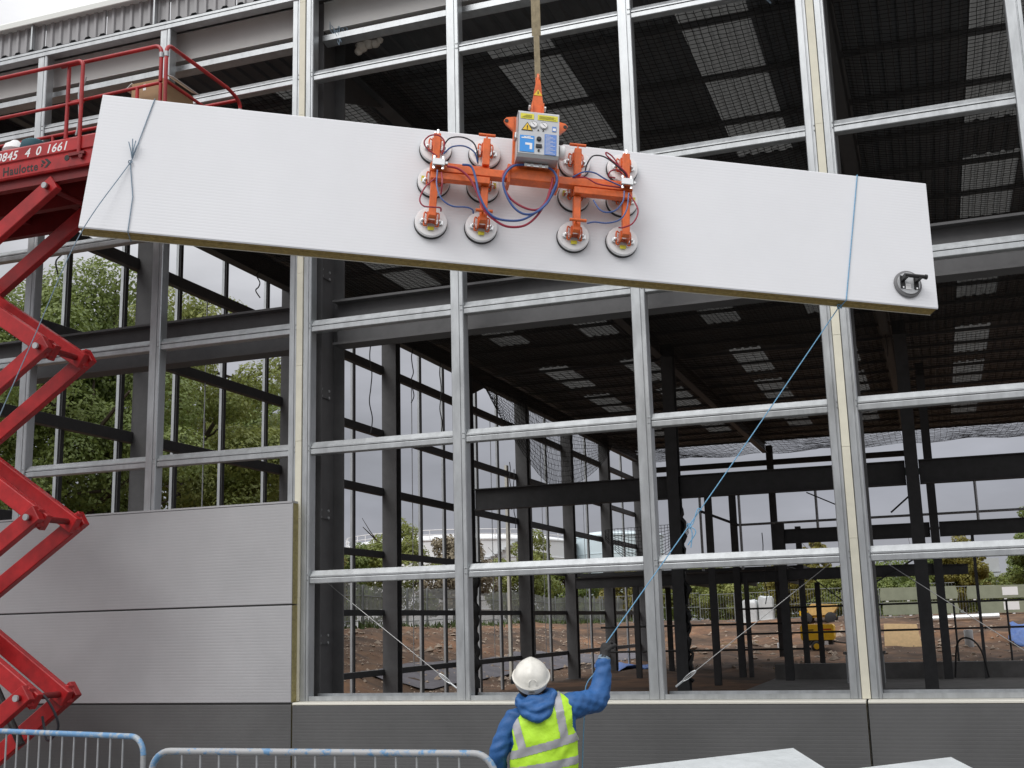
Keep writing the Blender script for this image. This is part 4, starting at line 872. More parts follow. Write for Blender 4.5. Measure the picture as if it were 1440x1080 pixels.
# ================================================================== CROWD BARRIERS
def barrier(p, q, zt, label, blue, seg=None):
    p, q = V3(*p, 0), V3(*q, 0); L = np.linalg.norm(q - p); d = (q - p) / L
    t = thing('crowd_barrier', tuple(p), label, 'barrier', 'crowd barriers in front of the building', (0, 0, math.atan2(d[1], d[0])))
    ROOTM[t.name] = Matrix.Identity(4); r = .15; z0 = .22
    arc = lambda cx, cz, a0, a1: [(cx + r * math.cos(a), 0, cz + r * math.sin(a)) for a in np.linspace(a0, a1, 8)]
    top = [(0, 0, zt - r)] + arc(r, zt - r, math.pi, math.pi / 2)[1:] + arc(L - r, zt - r, math.pi / 2, 0) 
    low = [top[-1], (L, 0, z0 + r)] + arc(L - r, z0 + r, 0, -math.pi / 2)[1:] + arc(r, z0 + r, -math.pi / 2, -math.pi) + [(0, 0, zt - r)]
    m = MB(); m.tube(low, .024, 12); m.build('frame', 'galv_dull', t, True)
    m = MB(); m.tube(top, .0245, 12); m.build('top_rail', blue, t, True)
    n = int(round((L - .2) / .158)); BAR = MB().tube([(0, 0, z0 + .0), (0, 0, zt - .02)], .0085, 8).mesh('bar', 'galv_dull', None, True)
    for k in range(1, n): piece('bar', BAR, t, (.10 + (L - .2) * k / n, 0, 0))
    for x in (.4, L - .4):
        m = MB(); m.tube(bez([(x, -.32, .02), (x, -.12, .06), (x, 0, z0), (x, .12, .06), (x, .32, .02)], 5), .02, 8); m.build('foot', 'galv_dull', t, True)
    return t
def two_tone(name, a, b_, thr):
    m = mat(name, a, .5); n_, l = m.node_tree.nodes, m.node_tree.links; bs = n_['Principled BSDF']
    t = n_.new('ShaderNodeTexCoord'); no = n_.new('ShaderNodeTexNoise'); no.inputs['Scale'].default_value = 11; no.inputs['Detail'].default_value = 8; no.inputs['Roughness'].default_value = .7
    l.new(t.outputs['Object'], no.inputs['Vector']); r = n_.new('ShaderNodeValToRGB'); l.new(no.outputs['Fac'], r.inputs[0])
    r.color_ramp.elements[0].position = thr - .04; r.color_ramp.elements[1].position = thr + .04; r.color_ramp.elements[0].color = (*a, 1); r.color_ramp.elements[1].color = (*b_, 1)
    l.new(r.outputs[0], bs.inputs['Base Color']); return m
two_tone('rail_blue', (.13, .28, .48), (.36, .40, .43), .53); two_tone('rail_worn', (.12, .26, .44), (.36, .37, .38), .44)
barrier((-9.3, -3.42), (-6.44, -4.07), 1.27, 'crowd barrier with bright blue top rail in front of the red scissor lift', 'rail_blue')
barrier((-5.60, -5.10), (-2.92, -5.03), 1.27, 'crowd barrier with worn grey-blue top rail beside the worker', 'rail_worn')

# ================================================================== WRAPPED PANEL PACKS in the foreground
def pack(loc, ang, L, Wd, H, label, seed):
    """far corner at loc, film stretched to a peak there"""
    rnd = np.random.default_rng(seed); t = thing('panel_pack', (loc[0], loc[1], 0), label, 'panel pack', 'white wrapped packs of panels in the foreground', (0, 0, ang)); ROOTM[t.name] = Matrix.Identity(4)
    nx_, ny_ = 40, 24; v = []
    for j in range(ny_ + 1):
        for i in range(nx_ + 1):
            a, b_ = i / nx_, j / ny_; x, y = -a * L, -b_ * Wd
            s_ = 1 - math.exp(-3.0 * (a * L + .0)) ; q = 1 - math.exp(-6 * b_ * Wd)
            z = H - .045 * a * L - .26 * b_ * Wd + .004 * math.sin(9 * a * L + 14 * b_ * Wd + seed) * s_ * min(1, b_ * 6) + .012 * abs(math.sin(7 * math.atan2(b_ * Wd + .01, a * L + .01))) * min(1, 3 * b_) * math.exp(-1.2 * a * L)
            v.append((x, y, z))
    f = [(j * (nx_ + 1) + i, j * (nx_ + 1) + i + 1, (j + 1) * (nx_ + 1) + i + 1, (j + 1) * (nx_ + 1) + i) for j in range(ny_) for i in range(nx_)]
    ring = [i for i in range(nx_ + 1)] + [j * (nx_ + 1) + nx_ for j in range(1, ny_ + 1)] + [ny_ * (nx_ + 1) + i for i in range(nx_ - 1, -1, -1)] + [j * (nx_ + 1) for j in range(ny_ - 1, 0, -1)]
    base = len(v); n_ = len(ring)
    for k, r_ in enumerate(ring): x, y, z = v[r_]; v.append((x, y, .10)); 
    f += [(ring[k], ring[(k + 1) % n_], base + (k + 1) % n_, base + k) for k in range(n_)]
    m = MB(); m.add(v, f); m.build('wrapping', 'plastic_white', t, True)
    m = MB()
    for x in (-.3, -L + .3): m.box((x - .05, -Wd + .02, .0), (x + .05, -.02, .098))
    m.build('bearer', 'timber', t)
pack((-1.07, -4.0), math.radians(36), 3.0, 1.2, 1.22, 'larger white film-wrapped panel pack at the bottom right of the worker', 1)
pack((-.03, -4.27), math.radians(36), 3.0, 1.2, 1.20, 'white film-wrapped panel pack at the bottom edge, farther right from the worker', 4)

# ================================================================== INNER FLOOR FRAME
mz = thing('mezzanine_frame', (-4.8, 32, 0), 'dark steel mezzanine frame with columns, beams and handrails deep inside the building', 'steel frame')
def mcol(x, y, z1, w=.24): m = MB(); m.prism(ibeam(w, w, .02, .014), (x, y, 0.14 if x > -5.3 and 22 < y < 30 else 0), (1, 0, 0), (0, 1, 0), (0, 0, z1)); return m.build('column', 'primer_dark', mz)
def mbeam(p, q, w, h):
    m = MB(); p, q = V3(*p), V3(*q); d = q - p; s_ = np.cross(d / np.linalg.norm(d), (0, 0, 1)); m.prism(ibeam(w, h), p, s_, (0, 0, 1), d); return m.build('beam', 'primer_dark', mz)
for x, y, z1, w in ((-7.06, 26.8, 6.45, .22), (-7.1, 32.2, 7.05, .24), (-8.0, 32.2, 3.5, .18), (-6.75, 32.0, 3.5, .16), (-4.75, 26.8, 5.0, .26), (-4.75, 32.2, 5.4, .20), (.02, 26.8, 9.9, .26), (6.3, 26.8, 5, .26), (-11, 32.2, 3.5, .2), (-11, 38, 3.5, .2), (-4.75, 38, 3.5, .2), (1.1, 26.9, 4.6, .09), (-3.0, 32.2, 3.4, .12), (-2.2, 32.2, 3.4, .12)): mcol(x, y, z1, w)
mbeam((-4.62, 26.8, 4.70), (-.12, 26.8, 4.70), .2, .46); mbeam((.16, 26.8, 4.70), (6.2, 26.8, 4.70), .2, .46)
mbeam((-4.62, 26.8, 3.48), (-.12, 26.8, 3.48), .18, .34)
mbeam((-13.4, 32.2, 3.62), (-4.9, 32.2, 3.62), .2, .42); mbeam((-4.6, 32.2, 3.62), (1.0, 32.2, 3.62), .2, .36); mbeam((-4.75, 27.0, 3.60), (-4.75, 32.0, 3.60), .2, .34)
m = MB(); m.box((-13.3, 32.35, 3.86), (-4.7, 43.9, 4.0)); m.build('floor_deck', 'primer_dark', mz)
for x in (-12, -10, -8, -6): mbeam((x, 32.4, 3.68), (x, 43.6, 3.68), .12, .25)
for z in (1.55, 2.45): m = MB(); m.tube([(-7.0, 31.6, z), (3.0, 31.6, z + .05)], .035, 8); m.build('handrail', 'cable', mz)
for z in (.95, 1.9): m = MB(); m.tube([(-12.8, 33.5, z), (-4.7, 33.4, z)], .04, 8); m.build('handrail', 'cable', mz)
for x in (-3.2, -2.4, .4, 2.1): m = MB(); m.tube([(x, 31.6, .1), (x, 31.6, 2.5)], .035, 8); m.build('handrail_post', 'cable', mz)
for z, x0, x1, y in ((5.55, -6.9, 4.0, 32.0), (5.05, -4.6, 4.0, 32.0)): m = MB(); m.tube([(x0, y, z), (x1, y, z + .05)], .045, 8); m.build('handrail', 'galv_dull', mz)
m = MB(); m.tube([(-8.3, 32.0, 6.15), (-6.9, 32.0, 5.55)], .05, 8); m.build('handrail', 'primer_dark', mz)
for x, z0, z1 in ((-8.3, 3.9, 7.0), (-6.82, 3.9, 6.9), (-4.0, 4.9, 6.95), (-3.0, 5.0, 5.6), (1.5, 4.9, 6.9)): m = MB(); m.tube([(x, 32.0, z0), (x, 32.0, z1)], .05 if z1 > 6 else .03, 8); m.build('handrail_post', 'galv_dull', mz)
m = MB(); m.tube([(-4.3, 31.8, 6.6), (-2.3, 31.8, 5.6)], .025, 6); m.tube([(-1.4, 31.8, 5.7), (-.55, 31.8, 6.4)], .035, 6); m.build('brace', 'primer_dark', mz)
m = MB(); m.tube([(-2.3, 26.7, 2.9), (-.5, 26.7, 3.9)], .03, 6); m.tube([(-3.9, 26.7, 3.4), (-2.6, 26.7, 2.3)], .02, 6); m.build('brace', 'primer_dark', mz)
# crumpled black sheeting left hanging on the middle column
m = MB()
for z in np.linspace(.3, 4.6, 18): pass
P_ = [(-6.86 + .05 * math.sin(7 * z) + .05 * math.sin(17 * z + 1), 21.35, z) for z in np.linspace(.4, 5.4, 40)]; m.tube(P_, [.07 + .03 * math.sin(9 * z) for z in np.linspace(.4, 5.4, 40)], 8)
tag(m.build('black_sheeting', 'black', None, True), 'crumpled black sheeting hanging down the inner column right of the worker', 'sheeting')
m = MB(); P_ = [(-13.28 + .04 * math.sin(6 * z) + .04 * math.sin(15 * z), 21.1, z) for z in np.linspace(.3, 3.9, 34)]; m.tube(P_, [.10 + .03 * math.sin(8 * z) for z in np.linspace(.3, 3.9, 34)], 8)
tag(m.build('black_sheeting', 'black', None, True), 'crumpled black sheeting on the column seen beside the second facade post', 'sheeting')
# work bench and low walls on the slab
wb = thing('work_bench', (-2.4, 25.0, .14), 'small dark work bench standing on the concrete slab', 'bench')
m = MB(); m.box((-2.9, 24.7, .98), (-1.7, 25.3, 1.05)); m.build('bench_top', 'concrete', wb)
for x in (-2.8, -1.8):
    for y in (24.75, 25.2): m = MB(); m.box((x - .04, y - .04, .14), (x + .04, y + .04, .98)); m.build('leg', 'pale_grey', wb)
m = MB(); m.box((-5.3, 27.4, .14), (5, 27.9, .62)); tag(m.build('block_wall', 'concrete'), 'low grey block wall along the concrete slab', 'wall')
# hanging cables on the side wall and roof
def cable(pts, r, label, mt='cable'): m = MB(); m.tube(bez(pts, 8), r, 6); tag(m.build('hanging_cable', mt, None, True), label, 'cable', 'loose cables hanging inside the frame')
for (x, y, z0, z1, s_), lb_ in zip([(-13.3, 14.1, 9.75, 7.0, 1), (-13.3, 16.7, 9.75, 8.2, 2), (-13.3, 18.7, 9.75, 7.3, 3), (-13.3, 2.5, 9.5, 8.0, 4), (-13.3, 8.65, 10.0, 9.2, 5), (-13.3, 24.6, 7.5, 5.9, 6), (-13.3, 25.0, 7.3, 5.3, 7)],
        ['thin cable hanging in the first sky gap right of the wide grey column', 'short cable hanging from the side rafter left of the second one', 'long curly cable hanging farthest right in the upper sky gap', 'cable curling behind the red platform at the left', 'short looped cable above the trees beside the wide facade post', 'thin cable hanging above the inner floor beam, left one', 'thin cable hanging above the inner floor beam, right one']):
    n_ = 7; cable([(x, y + .12 * math.sin(s_ + 2.1 * k) * (.4 + .5 * k / n_), z0 + (z1 - z0) * k / n_) for k in range(n_ + 1)], .014, lb_)
for x, y, z0, z1, s_, lb_ in ((-6.0, 32, 5.2, 2.6, 3, 'cable hanging through the mezzanine, left one'), (-5.6, 32, 5.2, 2.2, 4, 'cable hanging through the mezzanine, middle one'), (-5.2, 32, 5.2, 2.0, 5, 'cable hanging through the mezzanine, right one')):
    cable([(x + .06 * math.sin(s_ * k), y - .3, z0 + (z1 - z0) * k / 6) for k in range(7)], .018, lb_)
cable([(-1.35, .75, 10.2), (-1.42, .7, 9.9), (-1.40, .7, 9.6), (-1.28, .7, 9.42)], .012, 'pale wire hanging below the roof left of the wide right post', 'rope_grey')
m = MB()
for k in range(5): m.tube(bez([(-7.02 + .02 * k, .20, 10.12 - .06 * k), (-6.98 + .03 * k, .16, 9.95 + .05 * math.sin(k * 2)), (-6.85 + .03 * math.sin(3 * k), .18, 9.86 - .03 * k), (-6.76 - .04 * k, .2, 9.93 + .03 * math.cos(2 * k)), (-6.88 + .02 * k, .2, 10.02)], 6), .005, 5)
tag(m.build('wire_coil', 'rope_grey'), 'tangled coil of pale wire at the top of the wide facade column', 'wire')
m = MB()
for k, (dx, dz, r_) in enumerate(((0, 0, .09), (.10, .03, .085), (.2, .01, .07), (-.05, -.06, .06), (.27, .04, .05))): m.lathe([(.01, -r_), (r_ * .8, -r_ * .5), (r_, .1 * r_), (r_ * .6, r_ * .7), (.01, r_)], (-6.72 + dx, .55, 9.86 + dz), (.3 * math.sin(k), .2, 1), 9)
tag(m.build('plastic_scrap', 'poly_bag', None, True), 'scrap of pale plastic caught in the net high behind the facade', 'plastic')

# ================================================================== SAFETY NETS
def net(x0, x1, y0, y1, cell, zf, r, name, label, mt='net', shear=.0):
    nx_, ny_ = int((x1 - x0) / cell), int((y1 - y0) / cell); U, Vv = np.meshgrid(np.linspace(0, 1, nx_ + 1), np.linspace(0, 1, ny_ + 1))
    P_ = zf(U, Vv); P_ = P_ + RNG.normal(0, cell * .035, P_.shape); ny1, nx1 = U.shape; idx = np.arange(ny1 * nx1).reshape(ny1, nx1); P_ = P_.reshape(-1, 3)
    E_ = np.concatenate([np.stack([idx[:, :-1].ravel(), idx[:, 1:].ravel()], 1), np.stack([idx[:-1].ravel(), idx[1:].ravel()], 1)]); A, B_ = P_[E_[:, 0]], P_[E_[:, 1]]
    d = B_ - A; d /= np.linalg.norm(d, axis=1, keepdims=True); ref = np.where(np.abs(d[:, 2:3]) > .8, [[1., 0, 0]], [[0, 0, 1.]]); s_ = np.cross(d, ref); s_ /= np.linalg.norm(s_, axis=1, keepdims=True); q = np.cross(s_, d)
    vs = []
    for k in range(3): t = 2 * math.pi * k / 3; vs.append(A + r * (math.cos(t) * s_ + math.sin(t) * q)); vs.append(B_ + r * (math.cos(t) * s_ + math.sin(t) * q))
    Vt = np.stack(vs, 1).reshape(-1, 3); n_ = len(E_); base = np.arange(n_)[:, None] * 6
    F_ = np.concatenate([base + np.array([[0, 1, 3, 2]]), base + np.array([[2, 3, 5, 4]]), base + np.array([[4, 5, 1, 0]])])
    me = bpy.data.meshes.new(name); me.vertices.add(len(Vt)); me.vertices.foreach_set('co', Vt.ravel()); me.loops.add(F_.size); me.loops.foreach_set('vertex_index', F_.ravel().astype(np.int32))
    me.polygons.add(len(F_)); me.polygons.foreach_set('loop_start', np.arange(0, F_.size, 4, dtype=np.int32)); me.update(calc_edges=True); me.materials.append(MAT[mt])
    o = bpy.data.objects.new(name, me); COL.objects.link(o); return tag(o, label, 'net', 'safety nets slung under the roof')
def flat(x0, x1, y0, y1, z, sag):
    return lambda u, v: np.stack([x0 + (x1 - x0) * u + .04 * np.sin(9 * v + 3 * u), y0 + (y1 - y0) * v + .05 * np.sin(7 * u + 2 * v), z - sag * (4 * u * (1 - u)) * (4 * v * (1 - v)) - .05 * np.sin(11 * u) * np.sin(8 * v)], -1)
for (xa, xb), nm in zip(((-13.3, -7.45), (-7.1, -.95), (-.62, 5.45)), ('left', 'middle', 'right')):
    w_ = {'left': 'the red lift and trees', 'middle': 'the orange lifter', 'right': 'the right end of the panel'}[nm]
    net(xa, xb, .95, 21.0, .105, flat(xa, xb, .95, 21.0, 9.80, .35), .0056, 'safety_net', 'black safety net under the front roof bay above ' + w_)
    net(xa, xb, 21.8, 44.0, .24, flat(xa, xb, 21.8, 44.0, 9.80, .5), .008, 'safety_net', 'black safety net under the far roof bay beyond ' + w_)
net(0, 18, 0, 2.2, .16, lambda u, v: np.stack([-13.15 + .25 * v + .1 * np.sin(9 * u), 21.6 + 15 * u, 9.7 - .35 * v - 2.1 * v * (np.sin(math.pi * np.clip(u * 1.0, 0, 1)) ** .8) - .25 * np.sin(5 * u) * v], -1), .009, 'safety_net', 'black net sagging along the far side wall')
net(0, 4.4, 0, 2.0, .17, lambda u, v: np.stack([-11.8 + 3.2 * u, 31.0 + 0 * u, 5.55 - 1.5 * v * np.sin(math.pi * (.08 + .84 * u)) + .1 * u], -1), .010, 'safety_net', 'small black net drooping below the inner floor beam')
m = MB(); m.bar((-7.0, 31.7, 7.05), (2.2, 31.7, 7.12), .05, .22); tag(m.build('debris_netting', 'net_green'), 'narrow strip of rolled green netting under the inner floor beam', 'netting')

# ================================================================== BEYOND THE BUILDING
# palisade fence, each pale its own piece
fe = thing('palisade_fence', (-28.3, 50, 2), 'grey steel palisade fence along the top of the red earth bank', 'fence')
PALE = MB().prism([(-.035, 0), (.035, 0), (.035, 2.15), (.012, 2.35), (-.012, 2.35), (-.035, 2.15)], (0, 0, 0), (0, 1, 0), (0, 0, 1), (.012, 0, 0)).mesh('pale', 'fence_metal')
ys = np.arange(24, 70, .155)[:298]
for y in ys: piece('pale', PALE, fe, (.0, y - 50, float(ground_h(-28.3, y)) - 2 - .05))
m = MB()
for y in np.arange(ys[-1] + .155, 112, .155): z = float(ground_h(-28.3, y)) - .05; m.prism([(-.035, 0), (.035, 0), (.035, 2.2), (-.035, 2.2)], (-28.3, y, z), (0, 1, 0), (0, 0, 1), (.012, 0, 0))
o = m.build('pales', 'fence_metal', fe); o['kind'] = 'stuff'
for y in np.arange(24, 112, 2.75):
    z = float(ground_h(-28.3, y)); m = MB(); m.prism(ibeam(.1, .1, .01, .01), (-28.2, y, z - .2), (1, 0, 0), (0, 1, 0), (0, 0, 2.5)); m.build('fence_post', 'fence_metal', fe)
    for dz in (.45, 1.75): m = MB(); m.bar((-28.25, y, z + dz), (-28.25, y + 2.75, float(ground_h(-28.3, y + 2.75)) + dz), .03, .05); m.build('fence_rail', 'fence_metal', fe)
fr = thing('mesh_fence', (0, 72, 1.9), 'grey mesh fence crossing the site behind the yellow machines', 'fence')
for i, x in enumerate(np.arange(-24, 3.5, 2.5)):
    m = MB(); z = float(ground_h(x, 74)); m.tube([(x, 74, z), (x, 74, z + 2.1)], .04, 6); m.build('fence_post', 'fence_metal', fr)
    m = MB()
    for k in range(13): m.tube([(x + .19 * k, 74, z + .1), (x + .19 * k, 74, z + 2.05)], .012, 4)
    for zz in (.1, 1.05, 2.05): m.tube([(x, 74, z + zz), (x + 2.48, 74, z + zz)], .02, 4)
    m.build('fence_panel', 'fence_metal', fr)

# ---- trees
def tree(name, x, y, h, rx, trunk_h, leaf, label, n_leaf, ls, seed, z0=None, group=None, dense=1.0, low=.22):
    rnd = np.random.default_rng(seed); zb = float(ground_h(x, y)) - .1 if z0 is None else z0
    t = thing(name, (x, y, zb), label, 'tree' if 'tree' in name else 'bush', group); ROOTM[t.name] = Matrix.Identity(4)
    m = MB(); P_ = [(rnd.normal(0, .1) * k * .3, rnd.normal(0, .1) * k * .3, h * .72 * k / 6) for k in range(7)]; m.tube(P_, np.linspace(.035 * h * .62, .012 * h, 7), 8)
    tips = []
    for k in range(9):
        a = k * 2.4 + rnd.uniform(0, .6); b0 = np.array(P_[2 + k % 4]); L = rx * rnd.uniform(.55, .95); e_ = b0 + (L * math.cos(a), L * math.sin(a), h * rnd.uniform(.08, .3)); mid = (b0 + e_) / 2 + (0, 0, h * .03)
        m.tube([b0, mid, e_], [.011 * h, .007 * h, .003 * h], 6); tips.append(e_)
        for q in range(2): e2 = mid + rnd.normal(0, rx * .28, 3) + (0, 0, h * .08); m.tube([mid, (mid + e2) / 2 + rnd.normal(0, .1, 3), e2], [.005 * h, .0035 * h, .002 * h], 5); tips.append(e2)
    m.build('trunk', 'bark', t, True)
    nc = int(64 * dense); C_ = []
    while len(C_) < nc:
        p = rnd.uniform(-1, 1, 3); r = np.linalg.norm(p)
        if r > 1 or r < .35: continue
        zc = (low + (1 - low) * .5) * h; hz = (1 - low) * .5 * h; taper = 1 - .35 * max(0, p[2])
        C_.append((p[0] * rx * .86 * taper, p[1] * rx * .86 * taper, zc + p[2] * hz * .9, rx * rnd.uniform(.15, .30)))
    C_ += [(e_[0], e_[1], e_[2], rx * .22) for e_ in tips[:12]]
    C_ = np.array(C_); w = C_[:, 3] ** 2; ci = rnd.choice(len(C_), n_leaf, p=w / w.sum()); d = rnd.normal(0, 1, (n_leaf, 3)); d /= np.linalg.norm(d, axis=1, keepdims=True)
    rr = rnd.uniform(.55, 1.06, n_leaf) ** .5; c = C_[ci, :3] + d * (C_[ci, 3] * rr)[:, None] * (1, 1, .8)
    ok = c[:, 2] > .06 * h; c, d = c[ok], d[ok]; n_ = len(c)
    nrm = d + rnd.normal(0, .42, (n_, 3)) + (0, 0, .45); nrm /= np.linalg.norm(nrm, axis=1, keepdims=True); a = np.cross(nrm, rnd.normal(0, 1, (n_, 3))); a /= np.linalg.norm(a, axis=1, keepdims=True); b_ = np.cross(nrm, a)
    s_ = ls * rnd.uniform(.6, 1.3, (n_, 1)); V_ = np.stack([c - a * s_, c + b_ * s_ * .55, c + a * s_, c - b_ * s_ * .55], 1).reshape(-1, 3); F_ = np.arange(n_ * 4).reshape(-1, 4)
    me = bpy.data.meshes.new('crown'); me.vertices.add(n_ * 4); me.vertices.foreach_set('co', V_.ravel()); me.loops.add(n_ * 4); me.loops.foreach_set('vertex_index', F_.ravel().astype(np.int32)); me.polygons.add(n_); me.polygons.foreach_set('loop_start', np.arange(0, n_ * 4, 4, dtype=np.int32)); me.update(calc_edges=True)
    me.materials.append(MAT[leaf]); o = bpy.data.objects.new('crown', me); COL.objects.link(o); o.parent = t; return t
GT_ = 'trees and bushes behind the site'
tree('oak_tree', -25.2, 16.5, 11.5, 4.8, 2, 'leaf_a', 'large green tree behind the red scissor arms at the left', 95000, .072, 11, low=.05, group=GT_)
tree('oak_tree', -26.0, 24.0, 13.6, 4.9, 2, 'leaf_b', 'large green tree seen between the two left facade posts', 95000, .078, 12, low=.05, group=GT_)
tree('oak_tree', -33, 17.5, 11, 4.2, 2, 'leaf_a', 'green tree at the far left edge behind the scissor lift', 42000, .085, 13, low=.08, group=GT_)
tree('oak_tree', -29.5, 33.5, 12.0, 4.0, 2, 'leaf_a', 'darker green tree just left of the wide facade post', 85000, .09, 14, low=.05, group=GT_, dense=1.1)
spots = [(-31.5, 44, 4.6, 2.2, 'leaf_c', 'yellow-green bush above the fence left of the grey side column'), (-32, 55, 7.2, 3.0, 'leaf_b', 'round green tree above the fence left of the second facade post'), (-33.5, 51, 5.4, 2.2, 'leaf_a', 'small dark bush beside the round green tree'), (-32, 65, 7.0, 3.0, 'leaf_d', 'bare brownish tree in front of the white tank'), (-31.5, 78, 7.0, 3.2, 'leaf_b', 'green tree right of the bare brownish one'),
         (-31.5, 90, 6.0, 3.2, 'leaf_a', 'green tree above the worker helmet behind the fence'), (-28, 100, 6.4, 3.4, 'leaf_c', 'yellowish tree above the raised glove'), (-24, 108, 6.2, 3.6, 'leaf_b', 'green tree left of the worker rope behind the fence'), (-19, 104, 5.2, 3.6, 'leaf_b', 'green tree between the inner columns, leftmost'), (-14, 106, 5.0, 3.8, 'leaf_c', 'yellow-green tree above the white wrapped pallet'), (-9, 104, 4.6, 3.6, 'leaf_b', 'green tree right of the white wrapped pallet'), (-4.5, 100, 5.0, 3.6, 'leaf_a', 'dark green tree behind the yellow machines'), (-11.5, 108, 8.6, 2.0, 'leaf_c', 'thin tree top rising above the mezzanine'),
         (-1, 98, 5.6, 3.4, 'leaf_a', 'dark green tree left of the inner steel column'), (1.9, 96, 6.6, 2.6, 'leaf_c', 'bright yellow-green tree right of the inner steel column'), (7.2, 84, 7.4, 2.6, 'leaf_a', 'dark tree at the right edge of the picture'), (3.6, 110, 4.2, 3.0, 'leaf_b', 'low green tree behind the stacked wrapped panels')]
for i, (x, y, h, r_, lf, lb_) in enumerate(spots): tree('tree' if h > 5 else 'bush_tree', x, y, h, r_, 1, lf, lb_, 13000, .10 if y < 60 else .13, 40 + i, group=GT_, low=.04, dense=.7)
# a far hedge line that reads as one mass
m = MB(); rnd = np.random.default_rng(5)
cx = rnd.uniform(-70, 40, 9000); cz = 2 + rnd.uniform(0, 1, 9000) ** .8 * (3.2 + 1.1 * np.sin(cx * .35) + .7 * np.sin(cx * .9)); cy = 128 + rnd.normal(0, 1.5, 9000)
a = rnd.normal(0, .4, (9000, 3)); b_ = rnd.normal(0, .4, (9000, 3)); c = np.stack([cx, cy, cz], 1); V_ = np.stack([c - a, c + b_, c + a], 1).reshape(-1, 3); m.add(V_, np.arange(27000).reshape(-1, 3)); tag(m.build('hedgerow', 'leaf_a'), 'far dark green hedgerow along the horizon', 'hedgerow', kind='stuff')

# ---- storage tanks and tower
def tank(x, y, r, h, mt, label, rail=True, dome=1.2):
    z = 1.9; t = thing('storage_tank', (x, y, z), label, 'tank'); ROOTM[t.name] = Matrix.Identity(4)
    m = MB(); m.lathe([(r, 0), (r, h), (r + .12, h), (r + .12, h + .15), (r, h + .15)], (0, 0, 0), (0, 0, 1), 64); m.build('shell', mt, t, True)
    m = MB(); m.lathe([(r, h + .12)] + [(r * math.cos(a), h + .12 + dome * math.sin(a)) for a in np.linspace(.1, 1.5, 8)] + [(0, h + .12 + dome)], (0, 0, 0), (0, 0, 1), 64); m.build('roof', mt, t, True)
    for k in range(1, 5): m = MB(); m.tube([(r * 1.003 * math.cos(a), r * 1.003 * math.sin(a), h * k / 5) for a in np.linspace(0, 2 * math.pi, 65)[:-1]], .06, 5, True); m.build('girder', mt, t)
    if rail:
        for dz in (.55, 1.1): m = MB(); m.tube([(r * math.cos(a), r * math.sin(a), h + .15 + dz) for a in np.linspace(0, 2 * math.pi, 65)[:-1]], .05, 5, True); m.build('guard_rail', 'white', t)
        m = MB()
        for a in np.linspace(0, 2 * math.pi, 49)[:-1]: m.tube([(r * math.cos(a), r * math.sin(a), h + .1), (r * math.cos(a), r * math.sin(a), h + 1.25)], .05, 5)
        m.build('rail_post', 'white', t)
        m = MB(); 
        for k in range(40): a = -1.9 + k * .03; m.box((r * 1.02 * math.cos(a) - .3, r * 1.02 * math.sin(a) - .3, h * k / 40), (r * 1.02 * math.cos(a) + .3, r * 1.02 * math.sin(a) + .3, h * k / 40 + .08))
        m.build('stair', 'pale_grey', t)
tank(-58.5, 132, 15.0, 10.2, 'tank_white', 'large white domed storage tank with railings behind the trees')
tank(-39.5, 140, 6.0, 11.0, 'tank_blue', 'pale blue-white upright tank right of the domed one', False, .8)
tw = thing('silo_tower', (5.2, 112, 2), 'pale grey slender tower among the trees at the right', 'tower'); m = MB(); m.box((4.3, 111, 2), (5.6, 112.5, 7.2)); m.build('shaft', 'pale_grey', tw)
m = MB(); m.box((5.0, 110.5, 5.4), (8, 112.4, 5.7)); m.build('gallery', 'pale_grey', tw)
for z in (3.2, 4.4, 5.8): m = MB(); m.box((4.24, 110.94, z), (5.66, 110.99, z + .08)); m.build('ledge', 'concrete', tw)

# ---- site plant and materials
def g(x, y): return float(ground_h(x, y))
# compressor
X0, Y0 = -6.05, 50.5; z = g(X0, Y0)
co_ = thing('air_compressor', (X0, Y0, z), 'yellow towable air compressor standing on the brown earth', 'compressor'); ROOTM[co_.name] = Matrix.Identity(4); co_.scale = (1.18, 1.18, 1.18)
m = MB(); m.prism([(-.66, .50), (.66, .50), (.70, .62), (.70, 1.08), (.64, 1.16), (-.62, 1.16), (-.70, 1.06), (-.70, .6)], (0, -.45, 0), (1, 0, 0), (0, 0, 1), (0, .9, 0)); hood_ = m.build('canopy', 'yellow_plant', co_)
for zz in (.86, .93): m = MB(); m.box((-.42, -.456, zz - .018), (-.14, -.451, zz + .018)); m.build('lettering_bar', 'black', hood_)
m = MB(); m.box((.22, -.456, .92), (.60, -.451, .97)); m.build('lettering_bar', 'red', hood_)
m = MB(); m.box((-.62, -.42, .30), (.62, .42, .498)); m.build('chassis', 'black', co_)
m = MB(); m.box((.28, -.44, .30), (.44, -.425, .46)); m.build('plate', 'white', co_)
for s_ in (-1, 1):
    m = MB(); m.lathe([(.0, 0), (.1, 0), (.2, .01), (.235, .04), (.235, .13), (.2, .16), (0, .16)], (-.05, s_ * .42 - .08, .235), (0, 1, 0), 20); wh = m.build('wheel', 'rubber', co_, True)
    m = MB(); m.lathe([(0, -.012), (.12, -.012), (.13, .01)], (-.05, s_ * .42 - .08, .235), (0, 1, 0), 14); m.build('rim', 'yellow_plant', wh)
    m = MB(); m.tube([(-.05 + .29 * math.cos(a), s_ * .42, .235 + .29 * math.sin(a)) for a in np.linspace(.1, 3.04, 10)], .03, 6); m.build('mudguard', 'black', co_)
m = MB(); m.tube([(.6, 0, .42), (1.2, 0, .34), (1.35, 0, .42)], .035, 6); m.tube([(1.15, 0, .36), (1.15, 0, .0)], .025, 6); m.build('tow_bar', 'black', co_)
mat('plant_faded', (.62, .40, .14), .6, 0, .15, 3)
